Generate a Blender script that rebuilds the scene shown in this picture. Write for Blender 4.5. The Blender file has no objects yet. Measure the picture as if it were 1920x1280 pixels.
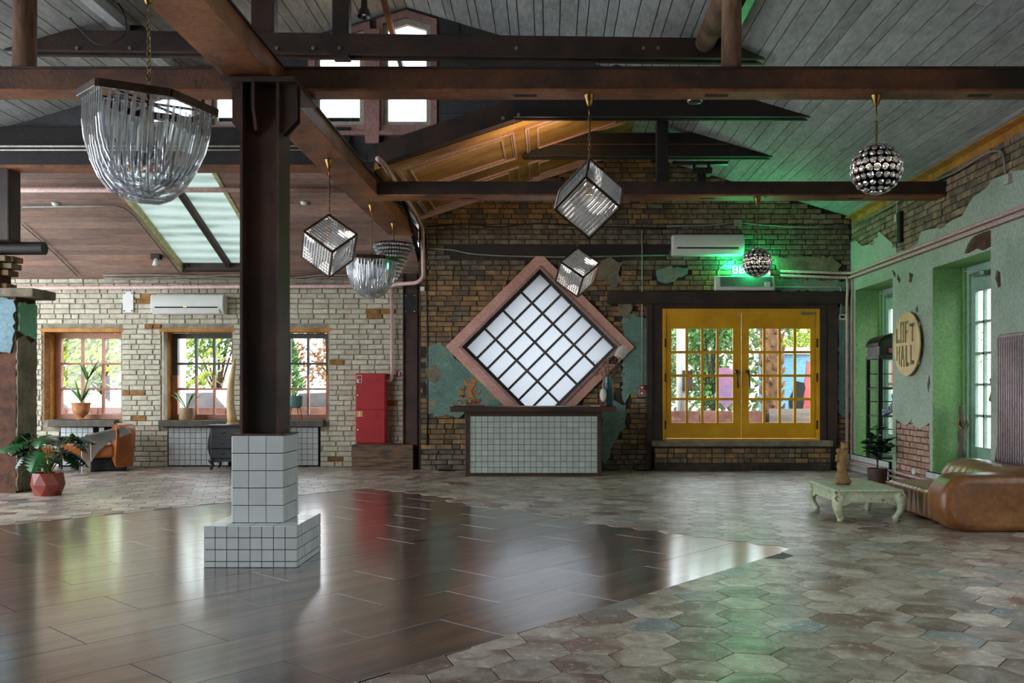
import bpy, bmesh, math, random
from math import sin, cos, pi, radians, sqrt
from mathutils import Vector, Matrix
from mathutils.geometry import delaunay_2d_cdt
random.seed(7)
RN = random.Random(11)
scene = bpy.context.scene
COL = scene.collection

# ------------------------------------------------------------------ camera, sky, light, exposure
F_PX, CX, CY, EYE = 1660.0, 1030.0, 730.0, 1.28      # focal length / principal point in 1920x1280 pixels, eye height
cd = bpy.data.cameras.new('camera'); cam = bpy.data.objects.new('camera', cd); COL.objects.link(cam)
cam.location = (0, 0, EYE); cam.rotation_euler = (pi/2, 0, 0)
cd.sensor_width = 36; cd.sensor_fit = 'HORIZONTAL'; cd.lens = 36*F_PX/1920
cd.shift_x = -(CX-960)/1920; cd.shift_y = (CY-640)/1920
cd.clip_start = .05; cd.clip_end = 200
scene.camera = cam
w = bpy.data.worlds.new('overcast_sky'); scene.world = w; w.use_nodes = True
bg = w.node_tree.nodes['Background']; bg.inputs[0].default_value = (.84, .92, 1.0, 1); bg.inputs[1].default_value = 2.1
vs = scene.view_settings
vs.view_transform = 'Standard'; vs.look = 'None'; vs.gamma = 1; vs.use_curve_mapping = False
vs.exposure = 1.62
cy = scene.cycles
cy.max_bounces = 7; cy.diffuse_bounces = 3; cy.glossy_bounces = 3; cy.transmission_bounces = 5; cy.transparent_max_bounces = 14
cy.use_adaptive_sampling = True; cy.adaptive_threshold = .035; cy.adaptive_min_samples = 12
cy.caustics_reflective = False; cy.caustics_refractive = False
cy.sample_clamp_indirect = 6; cy.use_denoising = True

def area_light(name, loc, target, sx, sy, power, col=(1, 1, 1), spread=pi, portal=False):
    l = bpy.data.lights.new(name, 'AREA'); l.shape = 'RECTANGLE'; l.size = sx; l.size_y = sy; l.energy = power; l.color = col; l.spread = spread
    l.cycles.is_portal = portal
    o = bpy.data.objects.new(name, l); COL.objects.link(o); o.location = loc
    o.rotation_euler = (Vector(target)-Vector(loc)).to_track_quat('-Z', 'Y').to_euler()
    return o

for q in ((-7.75, 15.2, 1.53, 1.3, 1.5, 0), (-5.85, 15.2, 1.53, 1.2, 1.5, 0), (-4.25, 15.2, 1.53, 1.2, 1.5, 0), (3.05, 14.3, 1.5, 2.5, 2.1, 0), (-3.2, 11.1, 5.0, 3.8, 1.3, 0)):
    area_light('daylight_portal', q[:3], (q[0], 0, q[2]), q[3], q[4], 1, portal=True)
for y_, w_ in ((13.1, 1.5), (10.35, 1.5), (6.6, 2.0), (4.2, 2.0), (1.2, 2.0), (-1.8, 2.0)):
    area_light('daylight_portal', (5.3, y_, 1.5), (0, y_, 1.5), w_, 2.6, 1, portal=True)
area_light('daylight_portal', (-11.1, 6, 1.7), (0, 6, 1.7), 16, 3.4, 1, portal=True)

# ------------------------------------------------------------------ helpers
def at(x, y, Y):                       # where the sight line through a photo pixel meets the depth Y
    return Vector(((x-CX)/F_PX*Y, Y, EYE-(y-CY)/F_PX*Y))
def lnk(o): COL.objects.link(o); return o
def tag(o, label=None, cat=None, group=None, kind=None):
    if label: o['label'] = label
    if cat: o['category'] = cat
    if group: o['group'] = group
    if kind: o['kind'] = kind
    return o
def thing(name, label, cat, loc=(0, 0, 0), rz=0, group=None):
    o = lnk(bpy.data.objects.new(name, None)); o.empty_display_size = .1
    o.location = loc; o.rotation_euler = (0, 0, rz)
    return tag(o, label, cat, group)
def pip(p, poly):
    x, y = p; c = False; n = len(poly); j = n-1
    for i in range(n):
        xi, yi = poly[i]; xj, yj = poly[j]
        if (yi > y) != (yj > y) and x < (xj-xi)*(y-yi)/(yj-yi)+xi: c = not c
        j = i
    return c
class Fr:                              # a plane: origin, two in-plane axes, normal
    def __init__(s, O, U, V, N): s.O, s.U, s.V, s.N = Vector(O), Vector(U), Vector(V), Vector(N)
    def __call__(s, u, v, n=0): return s.O+s.U*u+s.V*v+s.N*n
    def mat(s, u, v, n=0): return Matrix.Translation(s(u, v, n)) @ Matrix((s.U, s.V, s.N)).transposed().to_4x4()
XZ = Fr((0, 0, 0), (1, 0, 0), (0, 0, 1), (0, -1, 0))     # facing the camera
XY = Fr((0, 0, 0), (1, 0, 0), (0, 1, 0), (0, 0, 1))
def jag(poly, amp=.03, step=.08, rnd=RN):
    out = []
    for i in range(len(poly)):
        a, b = Vector(poly[i]), Vector(poly[(i+1) % len(poly)]); L = (b-a).length; k = max(1, int(L/step))
        for j in range(k):
            q = a+(b-a)*(j/k)
            out.append((q.x+rnd.uniform(-amp, amp), q.y+rnd.uniform(-amp, amp)))
    return out
class MB:
    def __init__(s): s.v = []; s.f = []
    def add(s, vs_, fs):
        b = len(s.v); s.v += [tuple(p) for p in vs_]; s.f += [tuple(i+b for i in q) for q in fs]; return s
    def box(s, x0, y0, z0, x1, y1, z1):
        return s.add([(x0,y0,z0),(x1,y0,z0),(x1,y1,z0),(x0,y1,z0),(x0,y0,z1),(x1,y0,z1),(x1,y1,z1),(x0,y1,z1)],
                     [(3,2,1,0),(4,5,6,7),(0,1,5,4),(1,2,6,5),(2,3,7,6),(3,0,4,7)])
    def mbox(s, M, sx, sy, sz):        # box centred on a matrix
        k = len(s.v); s.box(-sx/2,-sy/2,-sz/2,sx/2,sy/2,sz/2)
        for i in range(k, len(s.v)): s.v[i] = tuple(M @ Vector(s.v[i]))
        return s
    def bar(s, a, b, w, h, up=(0,0,1)): # rectangular bar from a to b
        a, b = Vector(a), Vector(b); d = (b-a); L = d.length; d.normalize(); up = Vector(up)
        x = d.cross(up)
        if x.length < 1e-4: x = d.cross(Vector((1,0,0)))
        x.normalize(); z = x.cross(d)
        M = Matrix((x, d, z)).transposed().to_4x4(); M.translation = (a+b)/2
        return s.mbox(M, w, L, h)
    def tube(s, pts, r, n=8, caps=True, ang=0):
        pts = [Vector(p) for p in pts]; m = len(pts); R = r if isinstance(r, (list, tuple)) else [r]*m
        b = len(s.v); prev = None
        for i, p in enumerate(pts):
            d = (pts[min(i+1, m-1)]-pts[max(i-1, 0)])
            if d.length < 1e-9: d = Vector((0,0,1))
            d.normalize()
            if prev is None:
                u = d.cross(Vector((0,0,1)))
                if u.length < .02: u = d.cross(Vector((1,0,0)))
            else:
                u = prev-d*prev.dot(d)
                if u.length < 1e-5: u = d.cross(Vector((0,1,.3)))
            u.normalize(); prev = u; w_ = d.cross(u)
            for k in range(n):
                a = 2*pi*k/n+ang; s.v.append(tuple(p+(u*cos(a)+w_*sin(a))*R[i]))
        for i in range(m-1):
            for k in range(n):
                k2 = (k+1) % n
                s.f.append((b+i*n+k, b+i*n+k2, b+(i+1)*n+k2, b+(i+1)*n+k))
        if caps:
            s.f.append(tuple(b+k for k in range(n))[::-1]); s.f.append(tuple(b+(m-1)*n+k for k in range(n)))
        return s
    def lathe(s, prof, n=24, c=(0,0,0), sx=1, sy=1, ang=0):
        b = len(s.v); m = len(prof)
        for r, z in prof:
            for k in range(n):
                a = 2*pi*k/n+ang; s.v.append((c[0]+r*cos(a)*sx, c[1]+r*sin(a)*sy, c[2]+z))
        for i in range(m-1):
            for k in range(n):
                k2 = (k+1) % n; s.f.append((b+i*n+k, b+i*n+k2, b+(i+1)*n+k2, b+(i+1)*n+k))
        if prof[0][0] > 1e-4: s.f.append(tuple(b+k for k in range(n))[::-1])
        if prof[-1][0] > 1e-4: s.f.append(tuple(b+(m-1)*n+k for k in range(n)))
        return s
    def prism(s, poly, fr, n0, n1):    # convex or simple polygon extruded along the plane normal
        k = len(poly); b = len(s.v)
        for p in poly: s.v.append(tuple(fr(p[0], p[1], n0)))
        for p in poly: s.v.append(tuple(fr(p[0], p[1], n1)))
        s.f.append(tuple(b+i for i in range(k))[::-1]); s.f.append(tuple(b+k+i for i in range(k)))
        for i in range(k):
            j = (i+1) % k; s.f.append((b+i, b+j, b+k+j, b+k+i))
        return s
    def slab(s, outer, holes, fr, n0, n1):  # polygon with holes, extruded
        rings = [outer]+list(holes); vs_ = []; es = []
        for r in rings:
            k0 = len(vs_); vs_ += [Vector((p[0], p[1])) for p in r]
            es += [(k0+i, k0+(i+1) % len(r)) for i in range(len(r))]
        V2, E2, F2, *_ = delaunay_2d_cdt(vs_, es, [], 0, 1e-5)
        tri = []
        for f in F2:
            c = sum((V2[i] for i in f), Vector((0, 0)))/len(f)
            if pip(c, outer) and not any(pip(c, h) for h in holes): tri.append(list(f))
        b = len(s.v); nv = len(V2)
        for n_ in (n0, n1):
            for p in V2: s.v.append(tuple(fr(p.x, p.y, n_)))
        cnt = {}
        for t in tri:
            a2 = (V2[t[1]]-V2[t[0]]).cross(V2[t[2]]-V2[t[0]])
            if a2 < 0: t.reverse()
            s.f.append(tuple(b+nv+i for i in t)); s.f.append(tuple(b+i for i in reversed(t)))
            for i in range(3): cnt[(t[i], t[(i+1) % 3])] = 1
        for (i, j) in cnt:
            if (j, i) not in cnt: s.f.append((b+i, b+j, b+nv+j, b+nv+i))
        return s
    def ball(s, c, r, n=10, m=6, sx=1, sy=1, sz=1):
        prof = [(max(r*sin(pi*i/m), 0), -r*cos(pi*i/m)*sz) for i in range(m+1)]
        prof[0] = (1e-5, -r*sz); prof[-1] = (1e-5, r*sz)
        return s.lathe(prof, n, c, sx, sy)
    def sheet(s, rows):                 # grid of points -> quads
        b = len(s.v); n = len(rows[0])
        for r in rows: s.v += [tuple(p) for p in r]
        for i in range(len(rows)-1):
            for j in range(n-1): s.f.append((b+i*n+j, b+i*n+j+1, b+(i+1)*n+j+1, b+(i+1)*n+j))
        return s
    def xf(s, M, k=0):
        for i in range(k, len(s.v)): s.v[i] = tuple(M @ Vector(s.v[i]))
        return s
    def mesh(s, name, mat, smooth=False):
        me = bpy.data.meshes.new(name); me.from_pydata(s.v, [], s.f)
        if mat: me.materials.append(mat)
        if smooth: me.polygons.foreach_set('use_smooth', [True]*len(me.polygons))
        me.update(); return me
    def out(s, name, mat, parent=None, smooth=False, bev=0, seg=2, sub=0, solid=0, auto=None):
        me = s.mesh(name, mat, smooth or auto is not None)
        o = lnk(bpy.data.objects.new(name, me)); o.parent = parent
        if solid: m_ = o.modifiers.new('solidify', 'SOLIDIFY'); m_.thickness = solid; m_.offset = 0
        if bev: m_ = o.modifiers.new('bevel', 'BEVEL'); m_.width = bev; m_.segments = seg; m_.limit_method = 'ANGLE'; m_.angle_limit = radians(40)
        if sub: m_ = o.modifiers.new('subdivision', 'SUBSURF'); m_.levels = sub; m_.render_levels = sub
        if auto is not None:
            me.set_sharp_from_angle(angle=radians(auto))
        return o
def inst(mesh, name, M, parent=None, scale=(1, 1, 1)):
    o = lnk(bpy.data.objects.new(name, mesh)); o.parent = parent
    o.matrix_local = M @ Matrix.Diagonal((*scale, 1)); return o
def copy_tree(o, parent=None):
    c = o.copy(); lnk(c); c.parent = parent
    for ch in list(o.children): copy_tree(ch, c)
    return c
def structure(mb, name, mat, label, **k): return tag(mb.out(name, mat, **k), label, kind='structure')

# ------------------------------------------------------------------ procedural materials
def srgb(r, g, b):
    f = lambda c: ((c/255)/12.92 if c/255 <= .04045 else ((c/255+.055)/1.055)**2.4)
    return (f(r), f(g), f(b))
class NT:
    def __init__(s, name):
        s.m = bpy.data.materials.new(name); s.m.use_nodes = True; s.t = s.m.node_tree; s.t.nodes.clear()
        s.o = s.t.nodes.new('ShaderNodeOutputMaterial')
    def n(s, typ, **kw):
        nd = s.t.nodes.new('ShaderNode'+typ)
        for k, v in kw.items():
            if isinstance(k, str) and hasattr(nd, k): setattr(nd, k, v)
        return nd
    def l(s, a, b): s.t.links.new(a, b)
    def math(s, op, a, b=None, clamp=False):
        nd = s.n('Math', operation=op, use_clamp=clamp)
        for i, x in enumerate((a, b)):
            if x is None: continue
            if isinstance(x, (int, float)): nd.inputs[i].default_value = x
            else: s.l(x, nd.inputs[i])
        return nd.outputs[0]
    def mix(s, fac, a, b, typ='MIX'):
        nd = s.n('Mix', data_type='RGBA', blend_type=typ)
        for i, x in ((0, fac), (6, a), (7, b)):
            if isinstance(x, (int, float)): nd.inputs[i].default_value = x
            elif isinstance(x, tuple): nd.inputs[i].default_value = (*x[:3], 1)
            else: s.l(x, nd.inputs[i])
        return nd.outputs[2]
    def noise(s, co, sc, det=3, rough=.6, dist=0):
        nd = s.n('TexNoise'); nd.inputs['Scale'].default_value = sc; nd.inputs['Detail'].default_value = det
        nd.inputs['Roughness'].default_value = rough; nd.inputs['Distortion'].default_value = dist
        if co is not None: s.l(co, nd.inputs['Vector'])
        return nd.outputs['Fac']
    def rng(s, x, a, b, c=0., d=1.):
        nd = s.n('MapRange', clamp=True); s.l(x, nd.inputs[0])
        for i, q in enumerate((a, b, c, d)): nd.inputs[i+1].default_value = q
        return nd.outputs[0]
    def rand(s):                         # one value for each piece, whether it is an object or a loose island
        a = s.n('ObjectInfo').outputs['Random']; b = s.n('NewGeometry').outputs['Random Per Island']
        return s.math('FRACT', s.math('ADD', a, b))
    def pos(s, off=None, stretch=(1,1,1), rot=0):
        p = s.n('NewGeometry').outputs['Position']
        if off is not None:
            nd = s.n('VectorMath', operation='ADD'); s.l(p, nd.inputs[0])
            sc = s.n('VectorMath', operation='SCALE'); sc.inputs[0].default_value = (37.1, 17.3, 23.7); s.l(off, sc.inputs['Scale']); s.l(sc.outputs[0], nd.inputs[1])
            p = nd.outputs[0]
        mp = s.n('Mapping'); mp.inputs['Rotation'].default_value = (0, 0, rot); s.l(p, mp.inputs[0])
        m2 = s.n('Mapping'); m2.inputs['Scale'].default_value = stretch; s.l(mp.outputs[0], m2.inputs[0])
        return m2.outputs[0]
    def bsdf(s, col, rough=.6, metal=0, spec=.5, bump=None, bstr=.2, bdist=.01, **kw):
        b = s.n('BsdfPrincipled')
        for k, x in (('Base Color', col), ('Roughness', rough), ('Metallic', metal)):
            if isinstance(x, tuple): b.inputs[k].default_value = (*x[:3], 1)
            elif isinstance(x, (int, float)): b.inputs[k].default_value = x
            else: s.l(x, b.inputs[k])
        b.inputs['Specular IOR Level'].default_value = spec
        for k, x in kw.items(): b.inputs[k.replace('_', ' ')].default_value = x
        if bump is not None:
            bp = s.n('Bump'); bp.inputs['Strength'].default_value = bstr; bp.inputs['Distance'].default_value = bdist
            s.l(bump, bp.inputs['Height']); s.l(bp.outputs[0], b.inputs['Normal'])
        s.l(b.outputs[0], s.o.inputs[0]); return s.m
def pm(name, c1, c2=None, sc=4, rough=.6, metal=0, bump=0, bsc=40, rnd=0, stretch=(1,1,1), spec=.5, c3=None, sc3=1.5, lo=.35, hi=.65, lo3=.55, hi3=.7, rot=0, offset=False, bdist=.01, grit=.22, **kw):
    t = NT(name); r = t.rand() if (rnd or offset) else None
    co = t.pos(r if offset else None, stretch, rot)
    n1 = t.noise(co, sc)
    col = t.mix(t.rng(n1, lo, hi), c1, c2 or c1)
    if c3: col = t.mix(t.rng(t.noise(co, sc3, 3), lo3, hi3), col, c3)
    if rough > .33 and not metal:      # fine grime and wear
        g = t.rng(t.noise(co, max(sc*7, 24), 2, .75), .3, .7, 1-grit, 1+grit); hv = t.n('HueSaturation'); t.l(col, hv.inputs['Color']); t.l(g, hv.inputs['Value']); col = hv.outputs[0]
    if rnd:
        hv = t.n('HueSaturation'); t.l(col, hv.inputs['Color']); t.l(t.rng(r, 0, 1, 1-rnd, 1+rnd), hv.inputs['Value']); col = hv.outputs[0]
    bn = t.noise(co, bsc, 2) if bump else None
    return t.bsdf(col, rough, metal, spec, bn, bump, bdist, **kw)
def emit(name, col, st):
    t = NT(name); e = t.n('Emission'); e.inputs[0].default_value = (*col, 1); e.inputs[1].default_value = st; t.l(e.outputs[0], t.o.inputs[0]); return t.m
def thin_glass(name, tint=(1,1,1), refl=.06, rough=.02, lo=None):
    t = NT(name); a = t.n('BsdfTransparent'); a.inputs[0].default_value = (*tint, 1)
    g = t.n('BsdfGlossy'); g.inputs[0].default_value = (1,1,1,1); g.inputs[1].default_value = rough
    m = t.n('MixShader')
    lw = t.n('LayerWeight'); lw.inputs[0].default_value = .5
    t.l(t.math('ADD', t.math('MULTIPLY', t.math('POWER', lw.outputs['Facing'], 5.0), .9), .03), m.inputs[0])
    t.l(a.outputs[0], m.inputs[1]); t.l(g.outputs[0], m.inputs[2]); t.l(m.outputs[0], t.o.inputs[0]); return t.m
S = srgb
M_ = {}
M_['mortar_white'] = pm('mortar_painted', S(160,152,132), S(128,118,98), 6, .85, bump=.4)
M_['brick_white'] = pm('brick_painted_white', S(205,198,178), S(178,170,148), 9, .75, bump=.5, bsc=25, rnd=.10, offset=True)
M_['brick_ochre'] = pm('brick_ochre_bare', S(160,112,52), S(120,80,38), 14, .85, bump=.5, rnd=.15, offset=True)
M_['mortar_dark'] = pm('mortar_dark', S(70,58,46), S(40,32,26), 5, .9, bump=.5)
M_['brick_dark'] = pm('brick_old_brown', S(156,122,78), S(112,88,62), 7, .85, bump=.6, bsc=30, rnd=.2, offset=True, c3=S(88,78,68), sc3=.9, lo3=.5, hi3=.62)
M_['brick_grey'] = pm('brick_sooty_grey', S(128,114,94), S(84,74,62), 7, .85, bump=.6, bsc=30, rnd=.2, offset=True)
M_['brick_pink'] = pm('brick_pale_red', S(186,150,132), S(150,112,96), 10, .8, bump=.6, rnd=.16, offset=True)
M_['brick_olive'] = pm('brick_dusty', S(150,132,104), S(106,88,66), 8, .85, bump=.6, rnd=.25, offset=True)
M_['mortar_red'] = pm('mortar_red_brown', S(98,62,44), S(66,42,32), 8, .9, bump=.5)
M_['plaster_green'] = pm('plaster_green', S(164,174,156), S(138,154,132), 1.6, .7, bump=.25, bsc=14, c3=S(160,172,156), sc3=.7, lo3=.45, hi3=.65)
M_['plaster_bright'] = pm('plaster_bright_green', S(128,172,104), S(108,150,92), 1.2, .6, bump=.1, bsc=10)
M_['plaster_teal'] = pm('plaster_teal', S(112,146,132), S(88,116,104), 2.2, .75, bump=.3, bsc=16, c3=S(130,132,112), sc3=2.6, lo3=.58, hi3=.66)
M_['plaster_grey'] = pm('plaster_grey', S(138,126,104), S(104,94,78), 4, .85, bump=.5, bsc=18)
M_['wood_rust'] = pm('timber_rust_brown', S(146,88,50), S(84,48,30), 2.2, .5, bump=.25, bsc=30, c3=S(166,112,68), sc3=1.2, lo3=.55, hi3=.75)
M_['wood_dark'] = pm('timber_dark', S(64,42,32), S(36,25,22), 3, .6, bump=.3, bsc=30)
M_['wood_mid'] = pm('timber_mid_brown', S(104,64,40), S(50,32,24), 1.8, .55, bump=.25, bsc=30, c3=S(36,26,22), sc3=1.0, lo3=.5, hi3=.66)
M_['wood_black'] = pm('timber_black', S(34,26,24), S(20,15,14), 3, .6, bump=.3, bsc=30)
M_['iron_post'] = pm('steel_brown', S(84,54,40), S(50,34,28), 2.0, .5, metal=.25, bump=.15, bsc=30, c3=S(40,30,28), sc3=.8)
M_['log'] = pm('log_rough', S(146,110,84), S(84,58,44), 5, .8, bump=.6, bsc=14, stretch=(1,1,.25))
M_['board_grey'] = pm('ceiling_board_grey', S(176,180,178), S(152,156,154), 2.4, .8, bump=.25, bsc=30, rnd=.10, offset=True, stretch=(1,.25,1), c3=S(128,128,124), sc3=3.5, lo3=.6, hi3=.75)
M_['board_brown'] = pm('ceiling_board_brown', S(156,126,110), S(122,100,90), 2.2, .7, bump=.3, bsc=30, rnd=.14, offset=True, stretch=(.3,1,1), c3=S(176,120,90), sc3=1.2, lo3=.56, hi3=.72)
M_['board_slate'] = pm('gable_board_grey', S(74,74,76), S(56,56,60), 2.4, .8, bump=.25, rnd=.12, offset=True)
M_['gap_dark'] = pm('gap_dark', S(26,24,23), S(18,17,16), 5, .9)
M_['trim_pink'] = pm('paint_dusty_pink', S(176,136,128), S(154,116,110), 4, .55, bump=.1)
M_['pipe_pink'] = pm('paint_pipe_pink', S(206,170,162), S(186,150,142), 4, .45, bump=.1)
M_['diamond_pink'] = pm('paint_diamond_surround', S(216,166,148), S(202,150,134), 3, .6, bump=.08)
M_['gold'] = pm('gilded_panel', S(168,118,56), S(104,68,34), 1.6, .45, bump=.2, bsc=18, stretch=(.35,1,1), c3=S(206,166,100), sc3=1.1, lo3=.5, hi3=.75)
M_['yellow'] = pm('paint_yellow', S(226,164,8), S(206,144,6), 3, .5, bump=.06, bsc=60, grit=.07)
M_['glass'] = thin_glass('window_glass')
def crystal_mat(name, tr, gl, rough):
    t = NT(name); a = t.n('BsdfTransparent'); a.inputs[0].default_value = (.95, .97, 1, 1); g = t.n('BsdfGlossy'); g.inputs[0].default_value = (1, 1, 1, 1); g.inputs[1].default_value = rough
    d = t.n('BsdfTranslucent'); d.inputs[0].default_value = (.9, .92, .95, 1); e = t.n('BsdfDiffuse'); e.inputs[0].default_value = (.85, .87, .9, 1)
    m0 = t.n('MixShader'); m0.inputs[0].default_value = .5; t.l(d.outputs[0], m0.inputs[1]); t.l(e.outputs[0], m0.inputs[2])
    m1 = t.n('MixShader'); fr = t.n('Fresnel'); fr.inputs[0].default_value = 1.6; t.l(t.rng(fr.outputs[0], 0, 1, gl, 1), m1.inputs[0]); t.l(m0.outputs[0], m1.inputs[1]); t.l(g.outputs[0], m1.inputs[2])
    m2 = t.n('MixShader'); m2.inputs[0].default_value = tr; t.l(m1.outputs[0], m2.inputs[1]); t.l(a.outputs[0], m2.inputs[2]); t.l(m2.outputs[0], t.o.inputs[0]); return t.m
M_['crystal'] = crystal_mat('crystal', .34, .66, .04)
M_['crystal_rod'] = crystal_mat('crystal_rod', .48, .72, .03)
M_['brass'] = pm('brass_aged', S(150,118,64), S(104,80,44), 20, .3, metal=1)
M_['bronze'] = pm('bronze_frame', S(88,70,54), S(60,48,40), 10, .35, metal=.8)
M_['chrome'] = pm('chrome', (.85,.85,.84), (.8,.8,.8), 5, .14, metal=.95)
M_['tile_white'] = pm('glazed_tile', S(196,200,198), S(186,190,188), 3, .18, rnd=.05, offset=True)
M_['tile_bar'] = pm('glazed_tile_bar', S(176,184,174), S(164,172,162), 3, .22, rnd=.05, offset=True)
M_['grout_dark'] = pm('grout_dark', S(34,34,36), S(24,24,26), 9, .95, spec=0)
M_['leather'] = pm('leather_tan', S(176,104,46), S(146,82,36), 3, .38, bump=.15, bsc=90)
M_['leather_sofa'] = pm('leather_sofa', S(136,86,44), S(104,64,34), 2.4, .34, bump=.12, bsc=90, c3=S(156,108,62), sc3=1.6)
M_['black'] = pm('lacquer_black', S(28,27,28), S(20,19,20), 5, .35)
M_['black_matt'] = pm('black_matt', S(24,24,25), S(18,18,18), 5, .7)
M_['white_plastic'] = pm('white_plastic', S(222,222,214), S(214,214,206), 3, .4, grit=.03)
M_['grey_metal'] = pm('grey_metal', S(150,150,152), S(130,130,132), 5, .35, metal=.6)
M_['red'] = pm('paint_red', S(176,14,24), S(160,10,20), 4, .4, grit=.05)
M_['terracotta'] = pm('terracotta_glaze', S(150,66,48), S(120,50,38), 5, .4, bump=.1)
M_['terracotta_pale'] = pm('terracotta_pale', S(196,138,88), S(166,106,62), 9, .6, bump=.2)
M_['leaf'] = pm('leaf_green', S(46,104,52), S(28,74,38), 8, .3, rnd=.25, offset=True)
M_['leaf_dark'] = pm('leaf_dark_green', S(30,66,38), S(20,48,28), 8, .22, rnd=.3, offset=True)
M_['leaf_bright'] = pm('leaf_bright_green', S(92,150,66), S(62,120,48), 8, .35, rnd=.25, offset=True)
M_['stem'] = pm('stem_green', S(110,130,66), S(84,104,52), 8, .5)
M_['soil'] = pm('soil', S(52,40,32), S(34,26,22), 20, .95, bump=.6)
M_['bark'] = pm('bark', S(96,78,64), S(64,52,44), 10, .9, bump=.8)
M_['cable'] = pm('cable_dark', S(46,42,40), S(34,32,30), 8, .6)
M_['cable_grey'] = pm('cable_grey', S(146,142,134), S(124,120,112), 8, .6)
M_['conduit'] = pm('conduit_white', S(190,186,176), S(170,166,156), 6, .5)
M_['stone_sill'] = pm('sill_dark_stone', S(92,84,70), S(72,66,56), 10, .7, bump=.2)
M_['win_pink'] = pm('window_frame_salmon', S(190,134,108), S(168,112,86), 4, .5)
M_['win_dark'] = pm('window_frame_grey', S(84,82,78), S(70,68,66), 4, .5)
M_['reveal_ochre'] = pm('reveal_ochre', S(196,136,48), S(150,98,34), 4, .7, bump=.3)
M_['cement'] = pm('cement_fill', S(112,110,106), S(84,82,80), 18, .7, bump=.5)
M_['wood_pale'] = pm('wood_pale_birch', S(222,190,140), S(204,168,116), 2, .55, stretch=(1,1,.2), bump=.1)
M_['wood_honey'] = pm('wood_honey', S(196,128,62), S(150,90,42), 6, .5, stretch=(1,1,3))
M_['wood_carved'] = pm('wood_carved', S(150,116,66), S(104,76,42), 6, .7, bump=.7, bsc=26, c3=S(176,148,92))
M_['paint_mint'] = pm('paint_distressed_mint', S(196,202,168), S(180,190,156), 3, .5, c3=S(120,98,66), sc3=16, lo3=.62, hi3=.68, bump=.15)
M_['steel_dull'] = pm('steel_dull', S(104,98,96), S(76,70,68), 4, .45, metal=.6)
# ------------------------------------------------------------------ special materials
def hex_mat():
    t = NT('hex_tile_glazed'); r = t.rand(); co = t.pos(r)
    a = t.noise(co, 8, 4, .7, .8); b = t.noise(co, 2.2, 3, .5, .4); c = t.noise(co, 22, 4, .75)
    col = t.mix(t.rng(a, .35, .65), S(206,194,176), S(150,134,118))
    col = t.mix(t.rng(b, .5, .62), col, S(128,98,84))
    r2 = t.math('FRACT', t.math('MULTIPLY', r, 7.31))
    col = t.mix(t.math('MULTIPLY', t.rng(b, .38, .5, 1, 0), t.math('MULTIPLY', t.rng(r2, .78, .82), .8)), col, S(112,132,138))
    col = t.mix(t.math('MULTIPLY', t.rng(r2, .0, .22, 1, 0), .55), col, S(108,80,68))
    col = t.mix(t.rng(c, .56, .66, 0, .8), col, S(222,216,200))
    hv = t.n('HueSaturation'); t.l(col, hv.inputs['Color']); t.l(t.rng(t.math('FRACT', t.math('MULTIPLY', r, 13.7)), 0, 1, .62, 1.16), hv.inputs['Value'])
    wv = t.n('TexWave'); wv.inputs['Scale'].default_value = 22; wv.inputs['Distortion'].default_value = .6; t.l(t.pos(r, rot=.6), wv.inputs[0])
    bumpv = t.math('ADD', t.noise(co, 60, 2), t.math('MULTIPLY', wv.outputs['Fac'], t.rng(a, .52, .56, 0, .5)))
    return t.bsdf(hv.outputs[0], t.rng(a, .3, .7, .30, .48), 0, .6, bumpv, .3, .004, Coat_Weight=.25, Coat_Roughness=.3)
def plank_mat():
    t = NT('plank_dark_oak'); r = t.rand(); co = t.pos(r, (.5, 5, 5), -radians(49))
    a = t.noise(co, 1.6, 5, .6, .5); b = t.noise(co, 9, 4, .6)
    col = t.mix(t.rng(a, .36, .64), S(128,96,76), S(68,56,52))
    col = t.mix(t.rng(b, .45, .7, 0, .5), col, S(48,42,42))
    hv = t.n('HueSaturation'); t.l(col, hv.inputs['Color']); t.l(t.rng(r, 0, 1, .84, 1.14), hv.inputs['Value'])
    return t.bsdf(hv.outputs[0], .28, 0, .8, None, 0, .002, Coat_Weight=1.0, Coat_Roughness=.145, Coat_IOR=1.85)
def frosted_mat(name, col, tr=.75):
    t = NT(name); a = t.n('BsdfTranslucent'); a.inputs[0].default_value = (*col, 1); d = t.n('BsdfDiffuse'); d.inputs[0].default_value = (*col, 1)
    m = t.n('MixShader'); m.inputs[0].default_value = 1-tr; t.l(a.outputs[0], m.inputs[1]); t.l(d.outputs[0], m.inputs[2]); t.l(m.outputs[0], t.o.inputs[0]); return t.m
def skylight_mat():
    t = NT('skylight_sheet'); co = t.pos(None, (.35, 1, 1)); wv = t.n('TexWave'); wv.bands_direction = 'Y'; wv.inputs['Scale'].default_value = 1.4; wv.inputs['Distortion'].default_value = 1.5
    t.l(co, wv.inputs[0]); n = t.noise(co, 3, 4)
    col = t.mix(t.math('MULTIPLY', wv.outputs['Fac'], t.rng(n, .3, .7)), S(186,192,187), S(140,154,144))
    a = t.n('BsdfTranslucent'); t.l(col, a.inputs[0]); d = t.n('BsdfDiffuse'); t.l(col, d.inputs[0])
    m = t.n('MixShader'); m.inputs[0].default_value = .3; t.l(a.outputs[0], m.inputs[1]); t.l(d.outputs[0], m.inputs[2]); t.l(m.outputs[0], t.o.inputs[0]); return t.m
M_['hex'] = hex_mat(); M_['plank'] = plank_mat(); M_['frosted'] = frosted_mat('frosted_glass', (.70,.71,.73)); M_['skylight'] = skylight_mat()

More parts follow.
